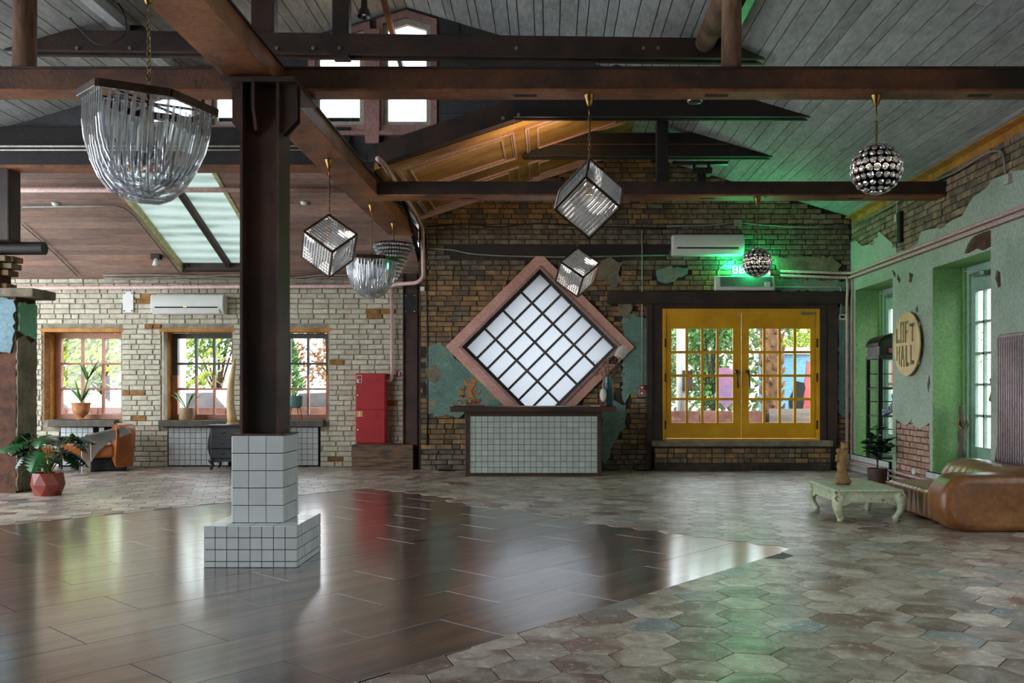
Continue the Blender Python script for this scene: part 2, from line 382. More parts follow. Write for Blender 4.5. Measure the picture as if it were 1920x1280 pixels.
# ------------------------------------------------------------------ floor
YB, YW, XR = 14.1, 14.7, 4.82          # brick back wall, white back wall, right wall
floor = structure(MB().box(-11, -4, -.2, 5.6, 14.8, -.0012), 'floor', M_['grout_dark'], 'floor of hexagon tiles around a field of dark planks')
DA = radians(49); D2 = Vector((cos(DA), sin(DA))); N2 = Vector((sin(DA), -cos(DA)))
N0, N1 = -9.32, -3.178
t_end = lambda n: 7.21-(n-N0)*.107
def clip(poly, a, c):                  # keep a.p >= c
    out = []
    for i in range(len(poly)):
        p, q = poly[i], poly[(i+1) % len(poly)]; dp, dq = a.dot(p)-c, a.dot(q)-c
        if dp >= 0: out.append(p)
        if dp*dq < 0: out.append(p+(q-p)*(dp/(dp-dq)))
    return out
def area(p): return abs(sum(p[i].x*p[(i+1) % len(p)].y-p[(i+1) % len(p)].x*p[i].y for i in range(len(p))))/2
def hexmb(mb, poly, top):
    c = sum(poly, Vector((0, 0)))/len(poly); k = len(poly); b = len(mb.v)
    for z, s_ in ((-.02, 1), (top-.0008, 1), (top, 1-.0008/.17)):
        for p in poly: q = c+(p-c)*s_; mb.v.append((q.x, q.y, z))
    for z in range(2):
        for i in range(k): j = (i+1) % k; mb.f.append((b+z*k+i, b+z*k+j, b+(z+1)*k+j, b+(z+1)*k+i))
    mb.f.append(tuple(b+2*k+i for i in range(k)))
HS = .2945; R6 = HS/sqrt(3)-.0038
VA = [Vector((cos(radians(49.5+60*k)), sin(radians(49.5+60*k))))*R6 for k in range(6)]
a1 = Vector((cos(radians(79.5)), sin(radians(79.5))))*HS; a2 = Vector((cos(radians(19.5)), sin(radians(19.5))))*HS
P0 = Vector((.727, 4.327)); near, far_mb = [], MB(); fills = []
hexmesh = []
for k in range(3):
    mb = MB(); hexmb(mb, VA, .003+k*.0006); hexmesh.append(mb.mesh('hex_tile', M_['hex']))
for i in range(-60, 60):
    for j in range(-60, 60):
        c = P0+a1*i+a2*j
        if not (-9.6 < c.x < 5.3 and 1.6 < c.y < 14.75): continue
        if c.y > 14.0 and c.x > -2.1: continue
        if c.x > XR+.05 or (c.y > 10.95 and c.y < 11.25 and c.x < -6.7): continue
        n, t = N2.dot(c), D2.dot(c); poly = None; whole = True
        if t > t_end(n) or n > N1+.171 or n < N0-.171: pass
        elif n > N1-.16: poly = clip([c+v for v in VA], N2, N1+.003); whole = False
        elif n < N0+.16: poly = clip([c+v for v in VA], -N2, -N0+.003); whole = False
        else: continue
        px = CX+c.x/c.y*F_PX; py = CY+EYE/c.y*F_PX; vis = -40 < px < 1960 and py < 1310
        if whole: near.append((c.y if vis else 99, c, None))
        elif len(poly) > 2:
            ar = area(poly)/.0722
            if ar < .03: continue
            near.append((c.y if vis else 99, c, poly, ar < .42))
near.sort(key=lambda q: q[0])
for idx, q in enumerate(near):
    c = q[1]
    if idx < 300 and q[0] < 90:
        if q[2] is None: inst(hexmesh[idx % 3], 'hex_tile', Matrix.Translation((c.x, c.y, 0)), floor)
        else:
            mb = MB(); hexmb(mb, q[2], .002); mb.out('cement_infill' if q[3] else 'hex_tile', M_['cement' if q[3] else 'hex'], floor)
    else: hexmb(far_mb, q[2] or [c+v for v in VA], .003)
tag(far_mb.out('hex_tile_field', M_['hex'], floor), kind='stuff')
def chamf_box(name, mat):              # unit block with softened top edges; z 0 is the top face
    mb = MB(); e = .006
    for z, s_ in ((-1, 0), (-.06, 0), (0, 1)):
        for x, y in ((-.5,-.5),(.5,-.5),(.5,.5),(-.5,.5)): mb.v.append((x-(e*.03 if x > 0 else -e*.03)*s_, y-(e*.1 if y > 0 else -e*.1)*s_, z))
    for z in range(2):
        for i in range(4): j = (i+1) % 4; mb.f.append((z*4+i, z*4+j, z*4+4+j, z*4+4+i))
    mb.f.append((8, 9, 10, 11)); return mb.mesh(name, mat)
pk = chamf_box('plank', M_['plank'])
edges = [N1]+[-3.696-.4935*k for k in range(11)]+[N0-.0]
edges[-1] = N0
RZ = Matrix.Rotation(DA, 4, 'Z')
for r in range(len(edges)-1):
    n0, n1 = edges[r+1], edges[r]; nm = (n0+n1)/2; off = 2.33 if r % 2 == 0 else 2.825
    k = -4
    while True:
        ta, tb = off+.99*k, off+.99*(k+1); k += 1
        if ta > t_end(nm)+.1: break
        c = D2*((ta+tb)/2)+N2*nm
        if c.y < 1.4 or c.x < -9: continue
        inst(pk, 'plank', Matrix.Translation((c.x, c.y, 0)) @ RZ, floor, (tb-ta-.005, n1-n0-.005, .012))

# ------------------------------------------------------------------ brick machinery
def brick_meshes(name, mat, k=4, seed=3):
    rr = random.Random(seed); out = []
    for q in range(k):
        mb = MB(); e = .035; g = .11; j = lambda a: rr.uniform(-a, a)
        ring = [(-.5,-.5),(.5,-.5),(.5,.5),(-.5,.5)]
        for z, s_ in ((0, 0), (.72, 0), (1, 1)):
            for x, y in ring: mb.v.append((x-(e if x > 0 else -e)*s_+j(.008), y-(g if y > 0 else -g)*s_+j(.03), z*(1+j(.12) if s_ else 1)))
        for z in range(2):
            for i in range(4): jj = (i+1) % 4; mb.f.append((z*4+i, z*4+jj, z*4+4+jj, z*4+4+i))
        mb.f.append((8, 9, 10, 11)); out.append(mb.mesh(name, mat))
    return out
def lay_bricks(parent, fr, u0, u1, v0, v1, holes, skip, pick, bl, bh, proud, meshes, nobj, prio, seed=1, hdr=.25, joint=.013):
    """courses of bricks on a plane; the nobj with the lowest prio are objects, the rest one mesh for each material"""
    rr = random.Random(seed); lst = []; row = 0; v = v0
    while v < v1-.02:
        h = bh; vt = v+h; ivs = [(u0, u1)]
        for (a, b, c, d) in holes:
            if c < vt-.01 and d > v+.01:
                nx = []
                for (p, q) in ivs:
                    if b <= p or a >= q: nx.append((p, q)); continue
                    if a > p: nx.append((p, a))
                    if b < q: nx.append((b, q))
                ivs = nx
        for (p, q) in ivs:
            u = p-(bl/2 if row % 2 else 0)*rr.uniform(.7, 1.1)
            while u < q-.02:
                L = bl*(.5 if rr.random() < hdr else 1)*rr.uniform(.96, 1.04); a, b = max(u, p), min(u+L, q); u += L
                if b-a < .04: continue
                cu, cv = (a+b)/2, (v+vt)/2
                if skip and skip(cu, cv): continue
                lst.append((cu, cv, b-a-joint, h-joint, proud*rr.uniform(.6, 1.3), pick(cu, cv, rr), rr.randrange(4)))
        v = vt; row += 1
    lst.sort(key=lambda q: prio(q[0], q[1], q[2])); rest = {}
    for i, (cu, cv, w_, h_, d_, mk, q) in enumerate(lst):
        if i < nobj: inst(meshes[mk][q], 'brick', fr.mat(cu, cv, 0), parent, (w_, h_, d_))
        else:
            mb = rest.setdefault(mk, MB()); me = meshes[mk][q]; Mx = fr.mat(cu, cv, 0) @ Matrix.Diagonal((w_, h_, d_, 1))
            mb.add([Mx @ x.co for x in me.vertices], [tuple(pl.vertices) for pl in me.polygons])
    for mk, mb in rest.items(): tag(mb.out('brick_field', M_[mk], parent), kind='stuff')
BM = {k: brick_meshes('brick', M_[k], 4, i) for i, k in enumerate(('brick_white','brick_ochre','brick_dark','brick_grey','brick_pink','brick_olive'))}

# ------------------------------------------------------------------ white brick wall at the back left
FW = Fr((0, YW, 0), (1, 0, 0), (0, 0, 1), (0, -1, 0))
WIN = [(-8.395, -7.11), (-6.42, -5.27), (-4.83, -3.675)]
WZ0, WZ1 = .775, 2.28
PAN = [(-8.12, -7.27), (-6.33, -5.25), (-4.75, -3.80)]
wall_w = MB().slab([(-11, -.1), (-2.0, -.1), (-2.0, 3.4), (-11, 3.4)], [[(a, WZ0), (b, WZ0), (b, WZ1), (a, WZ1)] for a, b in WIN], FW, -.45, 0)
wall_w = structure(wall_w, 'wall_back_white', M_['mortar_white'], 'whitewashed brick wall with three wooden windows')
spots = [at(x, y, YW) for x, y in ((270,557),(285,553),(272,564),(243,789),(264,785),(275,790),(262,798),(271,803),(290,612),(357,598),(285,665),(700,584),(708,590),(640,678),(735,755),(638,857),(245,734),(250,734),(722,583))]
def pick_w(u, v, rr): return 'brick_ochre' if any(abs(u-p.x) < .085 and abs(v-p.z) < .03 for p in spots) else 'brick_white'
holes_w = [(a-.02, b+.02, WZ0-.11, WZ1+.04) for a, b in WIN]+[(a, b, 0, WZ0) for a, b in PAN]
lay_bricks(wall_w, FW, -9.6, -2.32, 0.0, 3.2, holes_w, None, pick_w, .252, .0845, .02, BM, 300, lambda u, v, w_: (0 if w_ > .15 and not (-5.15 < u < -3.9 and v < 1.5) else 1, abs(v-1.6)), 5)
# window recess linings, sills and tile panels under the sills
tsq = MB(); e_ = .05
for z, s_ in ((0, 0), (.7, 0), (1, 1)):
    for x, y in ((-.5,-.5),(.5,-.5),(.5,.5),(-.5,.5)): tsq.v.append((x*(1-e_*s_), y*(1-e_*s_), z))
for z in range(2):
    for i in range(4): j = (i+1) % 4; tsq.f.append((z*4+i, z*4+j, z*4+4+j, z*4+4+i))
tsq.f.append((8, 9, 10, 11))
TM = {k: tsq.mesh('tile', M_[k]) for k in ('tile_white', 'tile_bar', 'grout_dark')}
def tiles(parent, fr, u0, v0, nu, nv, s_, gap=.004, th=.006, mk='tile_white', sv=None, name='tile', su=None, skip=None, black=None):
    sv = sv or [s_]*nv; v = v0
    for r in range(nv):
        for c in range(nu):
            if skip and skip(c, r): continue
            k = 'grout_dark' if black and black(c, r) else mk
            inst(TM[k], name, fr.mat(u0+(c+.5)*s_, v+sv[r]/2, 0), parent, (s_-gap, sv[r]-gap, th))
        v += sv[r]
for i, ((a, b), (pa, pb)) in enumerate(zip(WIN, PAN)):
    n_ = ('window_1', 'window_2', 'window_3')[i]
    wn = lnk(bpy.data.objects.new(n_, None)); tag(wn, ('salmon wooden window behind the urn plant, nine panes', 'grey and salmon wooden window beside the tall driftwood horn', 'grey and salmon window partly hidden by the central steel post')[i], kind='structure')
    y0, y1 = YW+.30, YW+.38
    xf0, xf1, zf0, zf1 = a+.03, b-.02, WZ0, WZ1-.05
    up, lo_ = (M_['win_pink'],)*2 if i == 0 else (M_['win_dark'], M_['win_pink'])
    zs = 1.52
    mb = MB()
    for mt, za, zb in ((lo_, zf0, zs), (up, zs, zf1)):
        mb = MB(); mb.box(xf0, y0, za, xf0+.09, y1, zb); mb.box(xf1-.09, y0, za, xf1, y1, zb)
        if za == zf0: mb.box(xf0+.09, y0, zf0, xf1-.09, y1, zf0+.085)
        else: mb.box(xf0+.09, y0, zf1-.085, xf1-.09, y1, zf1)
        mb.out('frame', mt, wn)
    nx, nz = 3, 3; gw = (xf1-xf0-.18)/nx; gh = (zf1-zf0-.17)/nz
    for k in range(1, nx):
        x = xf0+.09+gw*k
        for mt, za, zb in ((lo_, zf0+.085, zs), (up, zs, zf1-.085)): MB().box(x-.018, y0+.012, za, x+.018, y1-.012, zb).out('muntin', mt, wn)
    for k in range(1, nz):
        z = zf0+.085+gh*k; MB().box(xf0+.09, y0+.01, z-.018, xf1-.09, y1-.01, z+.018).out('muntin', up if z > zs else lo_, wn)
    for c in range(nx):
        for r in range(nz):
            x, z = xf0+.09+gw*c, zf0+.085+gh*r; MB().box(x+.01, y0+.035, z+.01, x+gw-.01, y0+.041, z+gh-.01).out('pane', M_['glass'], wn)
    # recess lining
    for nm, bx in (('reveal_side', (a-.001, YW+.14, WZ0, a+.025, y0+.05, WZ1)), ('reveal_side', (b-.02, YW+.14, WZ0, b+.001, y0+.05, WZ1)), ('lintel_board', (a-.05, YW-.02, WZ1-.045, b+.05, y0+.05, WZ1+.012))):
        MB().box(*bx).out(nm, M_['reveal_ochre'], wn)
    MB().box(a-.001, YW-.015, WZ0, a+.02, YW+.14, WZ1-.045).out('reveal_side', M_['brick_ochre' if i == 0 else 'brick_white'], wn)
    sx0, sx1 = ((-8.26, -7.16), (-6.44, -5.05), (-4.9, -3.72))[i]
    sl = tag(MB().box(sx0, YW-.13, WZ0-.11, sx1, y0+.05, WZ0).out('window_sill', M_['stone_sill'], None, bev=.008), ('dark stone sill under the urn plant window', 'dark stone sill behind the black chest of drawers', 'dark stone sill holding the small teal stool')[i], kind='structure')
    pn = MB().box(pa, YW-.004, .0, pb, YW+.05, WZ0-.11).out('tile_panel', M_['grout_dark'], wall_w)
    nu = int((pb-pa)/.0935); tiles(pn, FW, pa+.01, .02, nu, 7, .0905, gap=.005, th=.012, black=(lambda c, r: i == 0 and r == 6 and c in (6, 8)))

# ------------------------------------------------------------------ brown brick back wall with the diamond window and the yellow doors
FB = Fr((0, YB, 0), (1, 0, 0), (0, 0, 1), (0, -1, 0))
gold_z = lambda x: 4.687+.33*x
roofR = lambda x: 5.466-.30*x
roofL = lambda x: 5.992+.30*(x+1.758)
DCX, DCZ = -.150, 1.955                # diamond centre
DT = radians(45.6)
def diamond(h): return [(DCX+h*cos(a), DCZ+h*sin(a)*1.0) for a in (pi, -pi/2, 0, pi/2)]
door = (1.80, 4.30, .47, 2.565)
topb = [(XR+.1, roofR(XR+.1)), (1.236, 5.095), (-2.08, gold_z(-2.08))]
wall_b = MB().slab([(-2.08, -.1), (XR+.1, -.1)]+topb, [diamond(1.30), [(door[0], door[2]), (door[1], door[2]), (door[1], door[3]), (door[0], door[3])]], FB, -.5, 0)
wall_b = structure(wall_b, 'wall_back', M_['mortar_dark'], 'old brown brick back wall with worn teal plaster')
def wpoly(pts, Y=YB): return [(at(x, y, Y).x, at(x, y, Y).z) for x, y in pts]
patches = {
 'plaster_teal': [[(800,650),(826,642),(853,668),(905,716),(948,762),(930,775),(905,768),(880,772),(858,782),(836,776),(822,782),(803,774)],
   [(1167,600),(1180,588),(1214,600),(1214,745),(1196,738),(1180,741),(1172,756),(1166,742),(1166,700),(1170,650)],
   [(1128,770),(1150,752),(1172,760),(1172,800),(1162,812),(1150,830),(1142,858),(1130,866),(1124,840),(1128,800)],
   [(1570,574),(1594,574),(1594,772),(1584,780),(1574,776),(1570,770)],
   [(1446,522),(1594,526),(1594,546),(1450,546)], [(1232,508),(1252,500),(1288,502),(1290,514),(1262,528),(1240,530),(1230,520)]],
 'plaster_grey': [[(1120,490),(1142,484),(1166,494),(1160,512),(1166,530),(1148,540),(1132,524),(1118,512)], [(1452,484),(1560,482),(1576,496),(1570,512),(1480,514),(1456,506)],
   [(1158,560),(1186,572),(1180,600),(1160,590)], [(800,690),(818,684),(828,700),(816,718),(802,712)]]}
PP = []
for k, L in patches.items():
    for poly in L:
        p = jag(wpoly(poly), .024, .05); PP.append(p)
        mb = MB().slab(p, [], FB, 0, .026 if k == 'plaster_teal' else .032); mb.out('plaster_patch', M_[k], wall_b)
pboard = diamond(1.50)
bandz = (3.40, 3.58)
def skip_b(u, v):
    if v > min(gold_z(u), roofR(u))-.03: return True
    if abs(u-DCX)+abs(v-DCZ) < 1.46: return True
    if bandz[0]-.02 < v < bandz[1]+.02 and -1.66 < u < 1.95: return True
    return any(pip((u, v), p) for p in PP)
def pick_b(u, v, rr):
    if 3.2 < v < 3.92 or v < .32 or rr.random() < .10: return 'brick_grey'
    return 'brick_olive' if v > 3.9 and u > 2 else 'brick_dark'
holes_b = [(1.58, 4.62, -1, 2.80), (XR-.02, 9, -1, 9)]
lay_bricks(wall_b, FB, -2.05, XR, .0, 5.1, holes_b, skip_b, pick_b, .255, .0815, .018, BM, 300, lambda u, v, w_: (0 if w_ > .15 and not (-1.3 < u < .8 and v < 1.1) else 1, abs(v-2.2)), 9, hdr=.3)
lay_bricks(wall_b, FB, 4.58, XR, .0, 1.0, [], None, lambda u, v, r: 'brick_dark', .2, .0815, .018, BM, 60, lambda u, v, w_: 0, 19)
MB().box(-1.66, YB-.012, bandz[0], 1.95, YB+.05, bandz[1]).out('timber_band', M_['wood_black'], wall_b)
# pink diamond surround and window
wd = lnk(bpy.data.objects.new('window_4', None)); tag(wd, 'large diamond window with pink surround above the bar', kind='structure')
o1 = [p for p in diamond(1.50)]; top = 3.395
o1 = [o1[0], o1[1], o1[2], (DCX+1.5-(top-DCZ), top), (DCX-1.5+(top-DCZ), top)]
MB().slab(o1, [diamond(1.27)], FB, 0, .06).out('surround', M_['diamond_pink'], wd, bev=.004)
MB().slab(diamond(1.29), [diamond(1.235)], FB, .04, .085).out('inner_trim', M_['trim_pink'], wd)
MB().slab(diamond(1.27), [diamond(1.17)], FB, -.16, -.08).out('frame', M_['win_dark'], wd)
# glazing bars: 4 panes along the rising direction, 7 along the falling one
rise, fall = Vector((1, 1)).normalized(), Vector((1, -1)).normalized(); Lh = 1.17/sqrt(2); side = 2*Lh
o_ = Vector((DCX-1.17, DCZ))
FD = Fr((o_.x, YB, o_.y), (rise.x, 0, rise.y), (fall.x, 0, fall.y), (0, -1, 0))
for k in range(1, 4): MB().prism([(side*k/4-.019, 0), (side*k/4+.019, 0), (side*k/4+.019, side), (side*k/4-.019, side)], FD, -.116, -.085).out('muntin', M_['win_dark'], wd)
for k in range(1, 7): MB().prism([(0, side*k/7-.019), (side, side*k/7-.019), (side, side*k/7+.019), (0, side*k/7+.019)], FD, -.116, -.08).out('muntin', M_['win_dark'], wd)
for c in range(4):
    for r in range(7):
        a, b, c2, d = side*c/4, side*(c+1)/4, side*r/7, side*(r+1)/7
        MB().prism([(a-.012, c2-.012), (b+.012, c2-.012), (b+.012, d+.012), (a-.012, d+.012)], FD, -.124, -.118).out('pane', M_['frosted'], wd)
# yellow double door
dr = lnk(bpy.data.objects.new('door_1', None)); tag(dr, 'bright yellow glazed double door of thirty two panes', kind='structure')
dx0, dx1, dz0, dz1 = door
mb = MB(); mb.box(dx0, YB-.03, dz0, dx0+.055, YB+.1, dz1); mb.box(dx1-.055, YB-.03, dz0, dx1, YB+.1, dz1); mb.box(dx0+.055, YB-.03, dz1-.06, dx1-.055, YB+.1, dz1); mb.box(dx0+.055, YB-.03, dz0, dx1-.055, YB+.1, dz0+.03)
mb.out('frame', M_['yellow'], dr, bev=.005)
xm = at(1390, 0, YB).x
for s_ in (0, 1):
    la, lb = (dx0+.06, xm-.004) if s_ == 0 else (xm+.004, dx1-.06)
    ga, gb = (at(1259,0,YB).x, at(1374,0,YB).x) if s_ == 0 else (at(1404,0,YB).x, at(1519,0,YB).x)
    gz0, gz1 = at(0,792,YB).z, at(0,616,YB).z
    lf = MB().slab([(la, dz0+.035), (lb, dz0+.035), (lb, dz1-.065), (la, dz1-.065)], [[(ga, gz0), (gb, gz0), (gb, gz1), (ga, gz1)]], FB, -.03, .012).out('door_leaf', M_['yellow'], dr, bev=.004)
    for k in range(1, 4):
        x = ga+(gb-ga)*k/4; MB().box(x-.02, YB-.012, gz0, x+.02, YB+.03, gz1).out('muntin', M_['yellow'], lf)
        z = gz0+(gz1-gz0)*k/4; MB().box(ga, YB-.013, z-.02, gb, YB+.031, z+.02).out('muntin', M_['yellow'], lf)
    for c in range(4):
        for r in range(4):
            x, z = ga+(gb-ga)*c/4, gz0+(gz1-gz0)*r/4; MB().box(x+.005, YB+.006, z+.005, x+(gb-ga)/4-.005, YB+.012, z+(gz1-gz0)/4-.005).out('pane', M_['glass'], lf)
    hx = xm+(-.09 if s_ == 0 else .10); hz = at(0, 712, YB).z
    mb = MB(); mb.tube([(hx, YB-.02, hz+.13), (hx, YB-.07, hz+.12), (hx+.012, YB-.085, hz+.02), (hx+.02, YB-.075, hz-.1), (hx+.03, YB-.02, hz-.13)], [.03, .018, .013, .012, .01], 8); mb.ball((hx, YB-.03, hz+.13), .035, 8, 5)
    mb.out('handle', M_['bronze'], lf, smooth=True)
    for hzz in (dz0+.25, dz0+1.0, dz0+1.55):
        ex = la-.015 if s_ == 0 else lb+.015; MB().box(ex-.012, YB-.04, hzz-.07, ex+.012, YB-.028, hzz+.07).out('hinge', M_['bronze'], lf)
mb = MB().box(dx1-.30, YB-.075, dz1-.10, dx1-.12, YB-.03, dz1-.065); mb.bar((dx1-.29, YB-.06, dz1-.06), (dx1-.30, YB-.05, dz1-.02), .02, .01); mb.out('door_closer', M_['grey_metal'], dr, bev=.004)
# timbers round the door
tb = lnk(bpy.data.objects.new('trim_1', None)); tag(tb, 'dark timber lintel and posts framing the yellow doors', kind='structure')
zl0, zl1 = at(0, 570, YB).z, at(0, 547, YB).z
MB().box(at(1138,0,YB).x, YB-.07, zl0, at(1590,0,YB).x, YB+.06, zl1).out('lintel', M_['wood_dark'], tb, bev=.01)
MB().box(1.545, YB-.05, 0, 1.64, YB+.06, zl0).out('post', M_['wood_dark'], tb, bev=.01)
MB().box(1.64, YB-.02, .47, 1.80, YB+.06, zl0).out('inner_jamb', M_['wood_dark'], tb)
MB().box(4.30, YB-.02, .47, 4.43, YB+.06, zl0).out('inner_jamb', M_['wood_dark'], tb)
MB().box(4.43, YB-.05, 0, 4.58, YB+.06, zl0).out('post', M_['wood_dark'], tb, bev=.01)
MB().box(1.80, YB-.02, dz1, 4.30, YB+.06, zl0).out('head_board', M_['wood_dark'], tb)
# brick ledge below the doors
ld = structure(MB().box(1.66, YB-.16, 0, 4.43, YB+.02, .40), 'trim_2', M_['mortar_dark'], 'low brick ledge with stone coping under the yellow doors')
FL = Fr((0, YB-.16, 0), (1, 0, 0), (0, 0, 1), (0, -1, 0))
lay_bricks(ld, FL, 1.66, 4.43, .12, .37, [], None, lambda u, v, r: 'brick_grey' if r.random() < .25 else 'brick_dark', .2, .079, .016, BM, 200, lambda u, v, w_: 0, 21, hdr=.45)
MB().box(1.62, YB-.2, .385, 4.46, YB+.02, .475).out('coping', M_['plaster_grey'], ld, bev=.01)
MB().box(1.66, YB-.185, 0, 4.43, YB-.15, .12).out('base_course', M_['mortar_dark'], ld, bev=.006)
# ------------------------------------------------------------------ right wall: green plaster over brick, two deep alcoves with glazed doors
FR = Fr((XR, 0, 0), (0, -1, 0), (0, 0, 1), (-1, 0, 0))
def rw(x, y):                          # photo pixel on the right wall -> (u, v)
    Y = XR*F_PX/(x-CX); return (-Y, EYE-(y-CY)/F_PX*Y)
ALC = [(12.37, 13.87, .27, 2.834), (9.62, 11.08, .25, 2.80)]
EXT = [(5.6, 7.6, .25, 2.8), (3.2, 5.2, .25, 2.8), (.2, 2.2, .25, 2.8), (-2.8, -.8, .25, 2.8)]      # unseen openings added past the frame to let in daylight
rc = lambda y0, y1, z0, z1: [(-y1, z0), (-y0, z0), (-y0, z1), (-y1, z1)]
wall_r = MB().slab([(-14.2, -.1), (4, -.1), (4, 4.03), (-14.2, 4.03)], [rc(*q) for q in ALC+EXT], FR, -.42, 0)
wall_r = structure(wall_r, 'wall_right', M_['mortar_red'], 'green plastered wall with bare brick and two deep door alcoves')
edge_px = [(1588,457),(1608,451),(1618,461),(1638,457),(1645,440),(1651,434),(1663,444),(1676,456),(1688,471),(1705,468),(1723,457),(1730,434),(1745,430),(1757,428),(1776,421),(1790,412),(1807,405),(1812,396),(1820,382),(1828,370),(1853,352),(1867,335),(1898,323),(1920,318)]
topline = [rw(*p) for p in edge_px]
brickpoly = [(-12.32, .0), (-11.22, .0)]+[rw(x, y) for x, y in ((1746,792),(1741,796),(1733,800),(1728,806),(1722,800),(1716,796),(1712,786),(1707,792),(1700,798),(1694,793),(1688,790),(1683,785))]
brickpoly = [rw(1683,786), (-12.24, .24), (-12.26, .02), (-11.2, .02), (-11.16, .3)]+[rw(x, y) for x, y in ((1746,792),(1741,797),(1733,800),(1728,806),(1722,800),(1716,797),(1712,786),(1707,793),(1700,798),(1694,793),(1688,790))]
spall = [[rw(x, y) for x, y in L] for L in (
  [(1812,476),(1818,458),(1828,444),(1845,436),(1862,431),(1862,462),(1848,470),(1836,466),(1822,474)],
  [(1870,522),(1873,506),(1880,510),(1881,536),(1876,540)], [(1676,505),(1682,511),(1683,520),(1678,515)], [(1686,512),(1692,524),(1690,532),(1685,522)],
  [(1708,510),(1716,514),(1712,530),(1708,528)], [(1696,590),(1700,586),(1702,600),(1697,602)], [(1720,578),(1724,572),(1725,584),(1721,586)],
  [(1869,868),(1872,838),(1877,828),(1878,842),(1873,868)], [(1876,648),(1889,641),(1889,660),(1877,663)], [(1742,720),(1746,700),(1748,716),(1744,738)])]
plo = [(-14.1, -.02), (4, -.02), (4, 3.5), (-7.2, 3.48), (-8.4, 3.46)]+[topline[-1]]+topline[::-1][1:]+[(-14.1, topline[0][1])]
pl_hole = [rc(*q) for q in ALC+EXT]+[brickpoly]+spall
MB().slab(plo, pl_hole, FR, 0, .024).out('plaster_coat', M_['plaster_green'], wall_r)
def skip_r(u, v): return pip((u, v), plo) and not pip((u, v), brickpoly) or v > 3.93
lay_bricks(wall_r, FR, -14.08, -6.0, 2.9, 4.0, [], skip_r, lambda u, v, r: 'brick_grey' if r.random() < .3 else 'brick_olive', .26, .0845, .02, BM, 230, lambda u, v, w_: 0 if u < -8.9 else 1, 31, hdr=.35)
lay_bricks(wall_r, FR, -12.24, -11.18, .02, 1.0, [], lambda u, v: not pip((u, v), brickpoly), lambda u, v, r: 'brick_pink', .225, .0805, .02, BM, 120, lambda u, v, w_: 0, 33, hdr=.55)
def alcove(i, y0, y1, z0, z1, lab):
    d = lnk(bpy.data.objects.new('door_%d' % (i+2), None)); tag(d, lab, kind='structure')
    xd = XR+.41
    for nm, b in (('reveal', (XR-.02, y1-.001, z0, xd, y1+.02, z1)), ('reveal', (XR-.02, y0-.02, z0, xd, y0+.001, z1)), ('soffit', (XR-.02, y0, z1-.001, xd, y1, z1+.02)), ('ledge', (XR-.02, y0, z0-.02, xd+.1, y1, z0+.001))):
        MB().box(*b).out(nm, M_['plaster_bright'], d)
    fm = M_['plaster_green']
    mb = MB(); mb.box(xd-.03, y1-.10, z0, xd+.07, y1, z1); mb.box(xd-.03, y0, z0, xd+.07, y0+.10, z1); mb.box(xd-.03, y0+.1, z1-.10, xd+.07, y1-.1, z1); mb.out('frame', M_['door_green'], d, bev=.006)
    MB().box(xd-.06, y1-.05, z0, xd-.03, y1, z1).out('frame_stop', M_['plaster_bright'], d)
    FDr = Fr((xd, 0, 0), (0, -1, 0), (0, 0, 1), (-1, 0, 0))
    ym = (y0+y1)/2
    for a, b in ((y0+.105, ym-.003), (ym+.003, y1-.105)):
        g = (a+.1, b-.1, z0+.33, z1-.32)
        lf = MB().slab(rc(a, b, z0+.01, z1-.105), [rc(*g)], FDr, -.045, .0).out('door_leaf', M_['door_green'], d, bev=.004)
        gy = (g[0]+g[1])/2; MB().box(xd, gy-.016, g[2], xd+.04, gy+.016, g[3]).out('muntin', M_['door_green'], lf)
        for k in range(1, 5):
            z = g[2]+(g[3]-g[2])*k/5; MB().box(xd, g[0], z-.016, xd+.041, g[1], z+.016).out('muntin', M_['door_green'], lf)
        for c in range(2):
            for r in range(5):
                ya, za = g[0]+(g[1]-g[0])*c/2, g[2]+(g[3]-g[2])*r/5
                MB().box(xd+.018, ya+.006, za+.006, xd+.024, ya+(g[1]-g[0])/2-.006, za+(g[3]-g[2])/5-.006).out('pane', M_['glass'], lf)
    mb = MB().box(xd-.10, y1-.62, z1-.16, xd-.03, y1-.36, z1-.11); mb.bar((xd-.06, y1-.5, z1-.1), (xd-.16, y1-.30, z1-.085), .03, .015); mb.out('door_closer', M_['grey_metal'], d, bev=.004)
    mb = MB(); mb.tube([(xd-.02, ym-.05, 1.43), (xd-.09, ym-.05, 1.40), (xd-.07, ym-.05, 1.28), (xd-.10, ym-.05, 1.16), (xd-.02, ym-.05, 1.08)], [.012, .022, .018, .022, .012], 8); mb.out('handle', M_['brass'], d, smooth=True)
    return d
M_['door_green'] = pm('paint_door_sage', S(150,182,160), S(132,164,142), 3, .5, bump=.08)
alcove(0, *ALC[0], 'glazed green double door behind the phone booth shelf')
alcove(1, *ALC[1], 'glazed sage green double door behind the leather sofa')
alcove(2, *EXT[0], 'glazed green double door past the pink radiator')
# white tile skirting with pink pipes in front of it
sk = structure(MB().box(XR-.055, 12.40, 0, XR+.02, 14.09, .268), 'baseboard_right', M_['grout_dark'], 'white tiled skirting below the far green alcove')
FS = Fr((XR-.055, 0, 0), (0, -1, 0), (0, 0, 1), (-1, 0, 0))
tiles(sk, FS, -14.08, .006, 18, 3, .0925, gap=.006, th=.008, sv=[.082, .088, .088])
FT = Fr((XR-.055, 0, .268), (0, -1, 0), (1, 0, 0), (0, 0, 1))
sk2 = structure(MB().box(XR-.055, 9.5, 0, XR+.02, 11.2, .25), 'baseboard_right_2', M_['grout_dark'], 'white tiled skirting below the alcove behind the sofa')
tiles(sk2, FS, -11.19, .006, 18, 3, .0925, gap=.006, th=.008, sv=[.077, .082, .082])

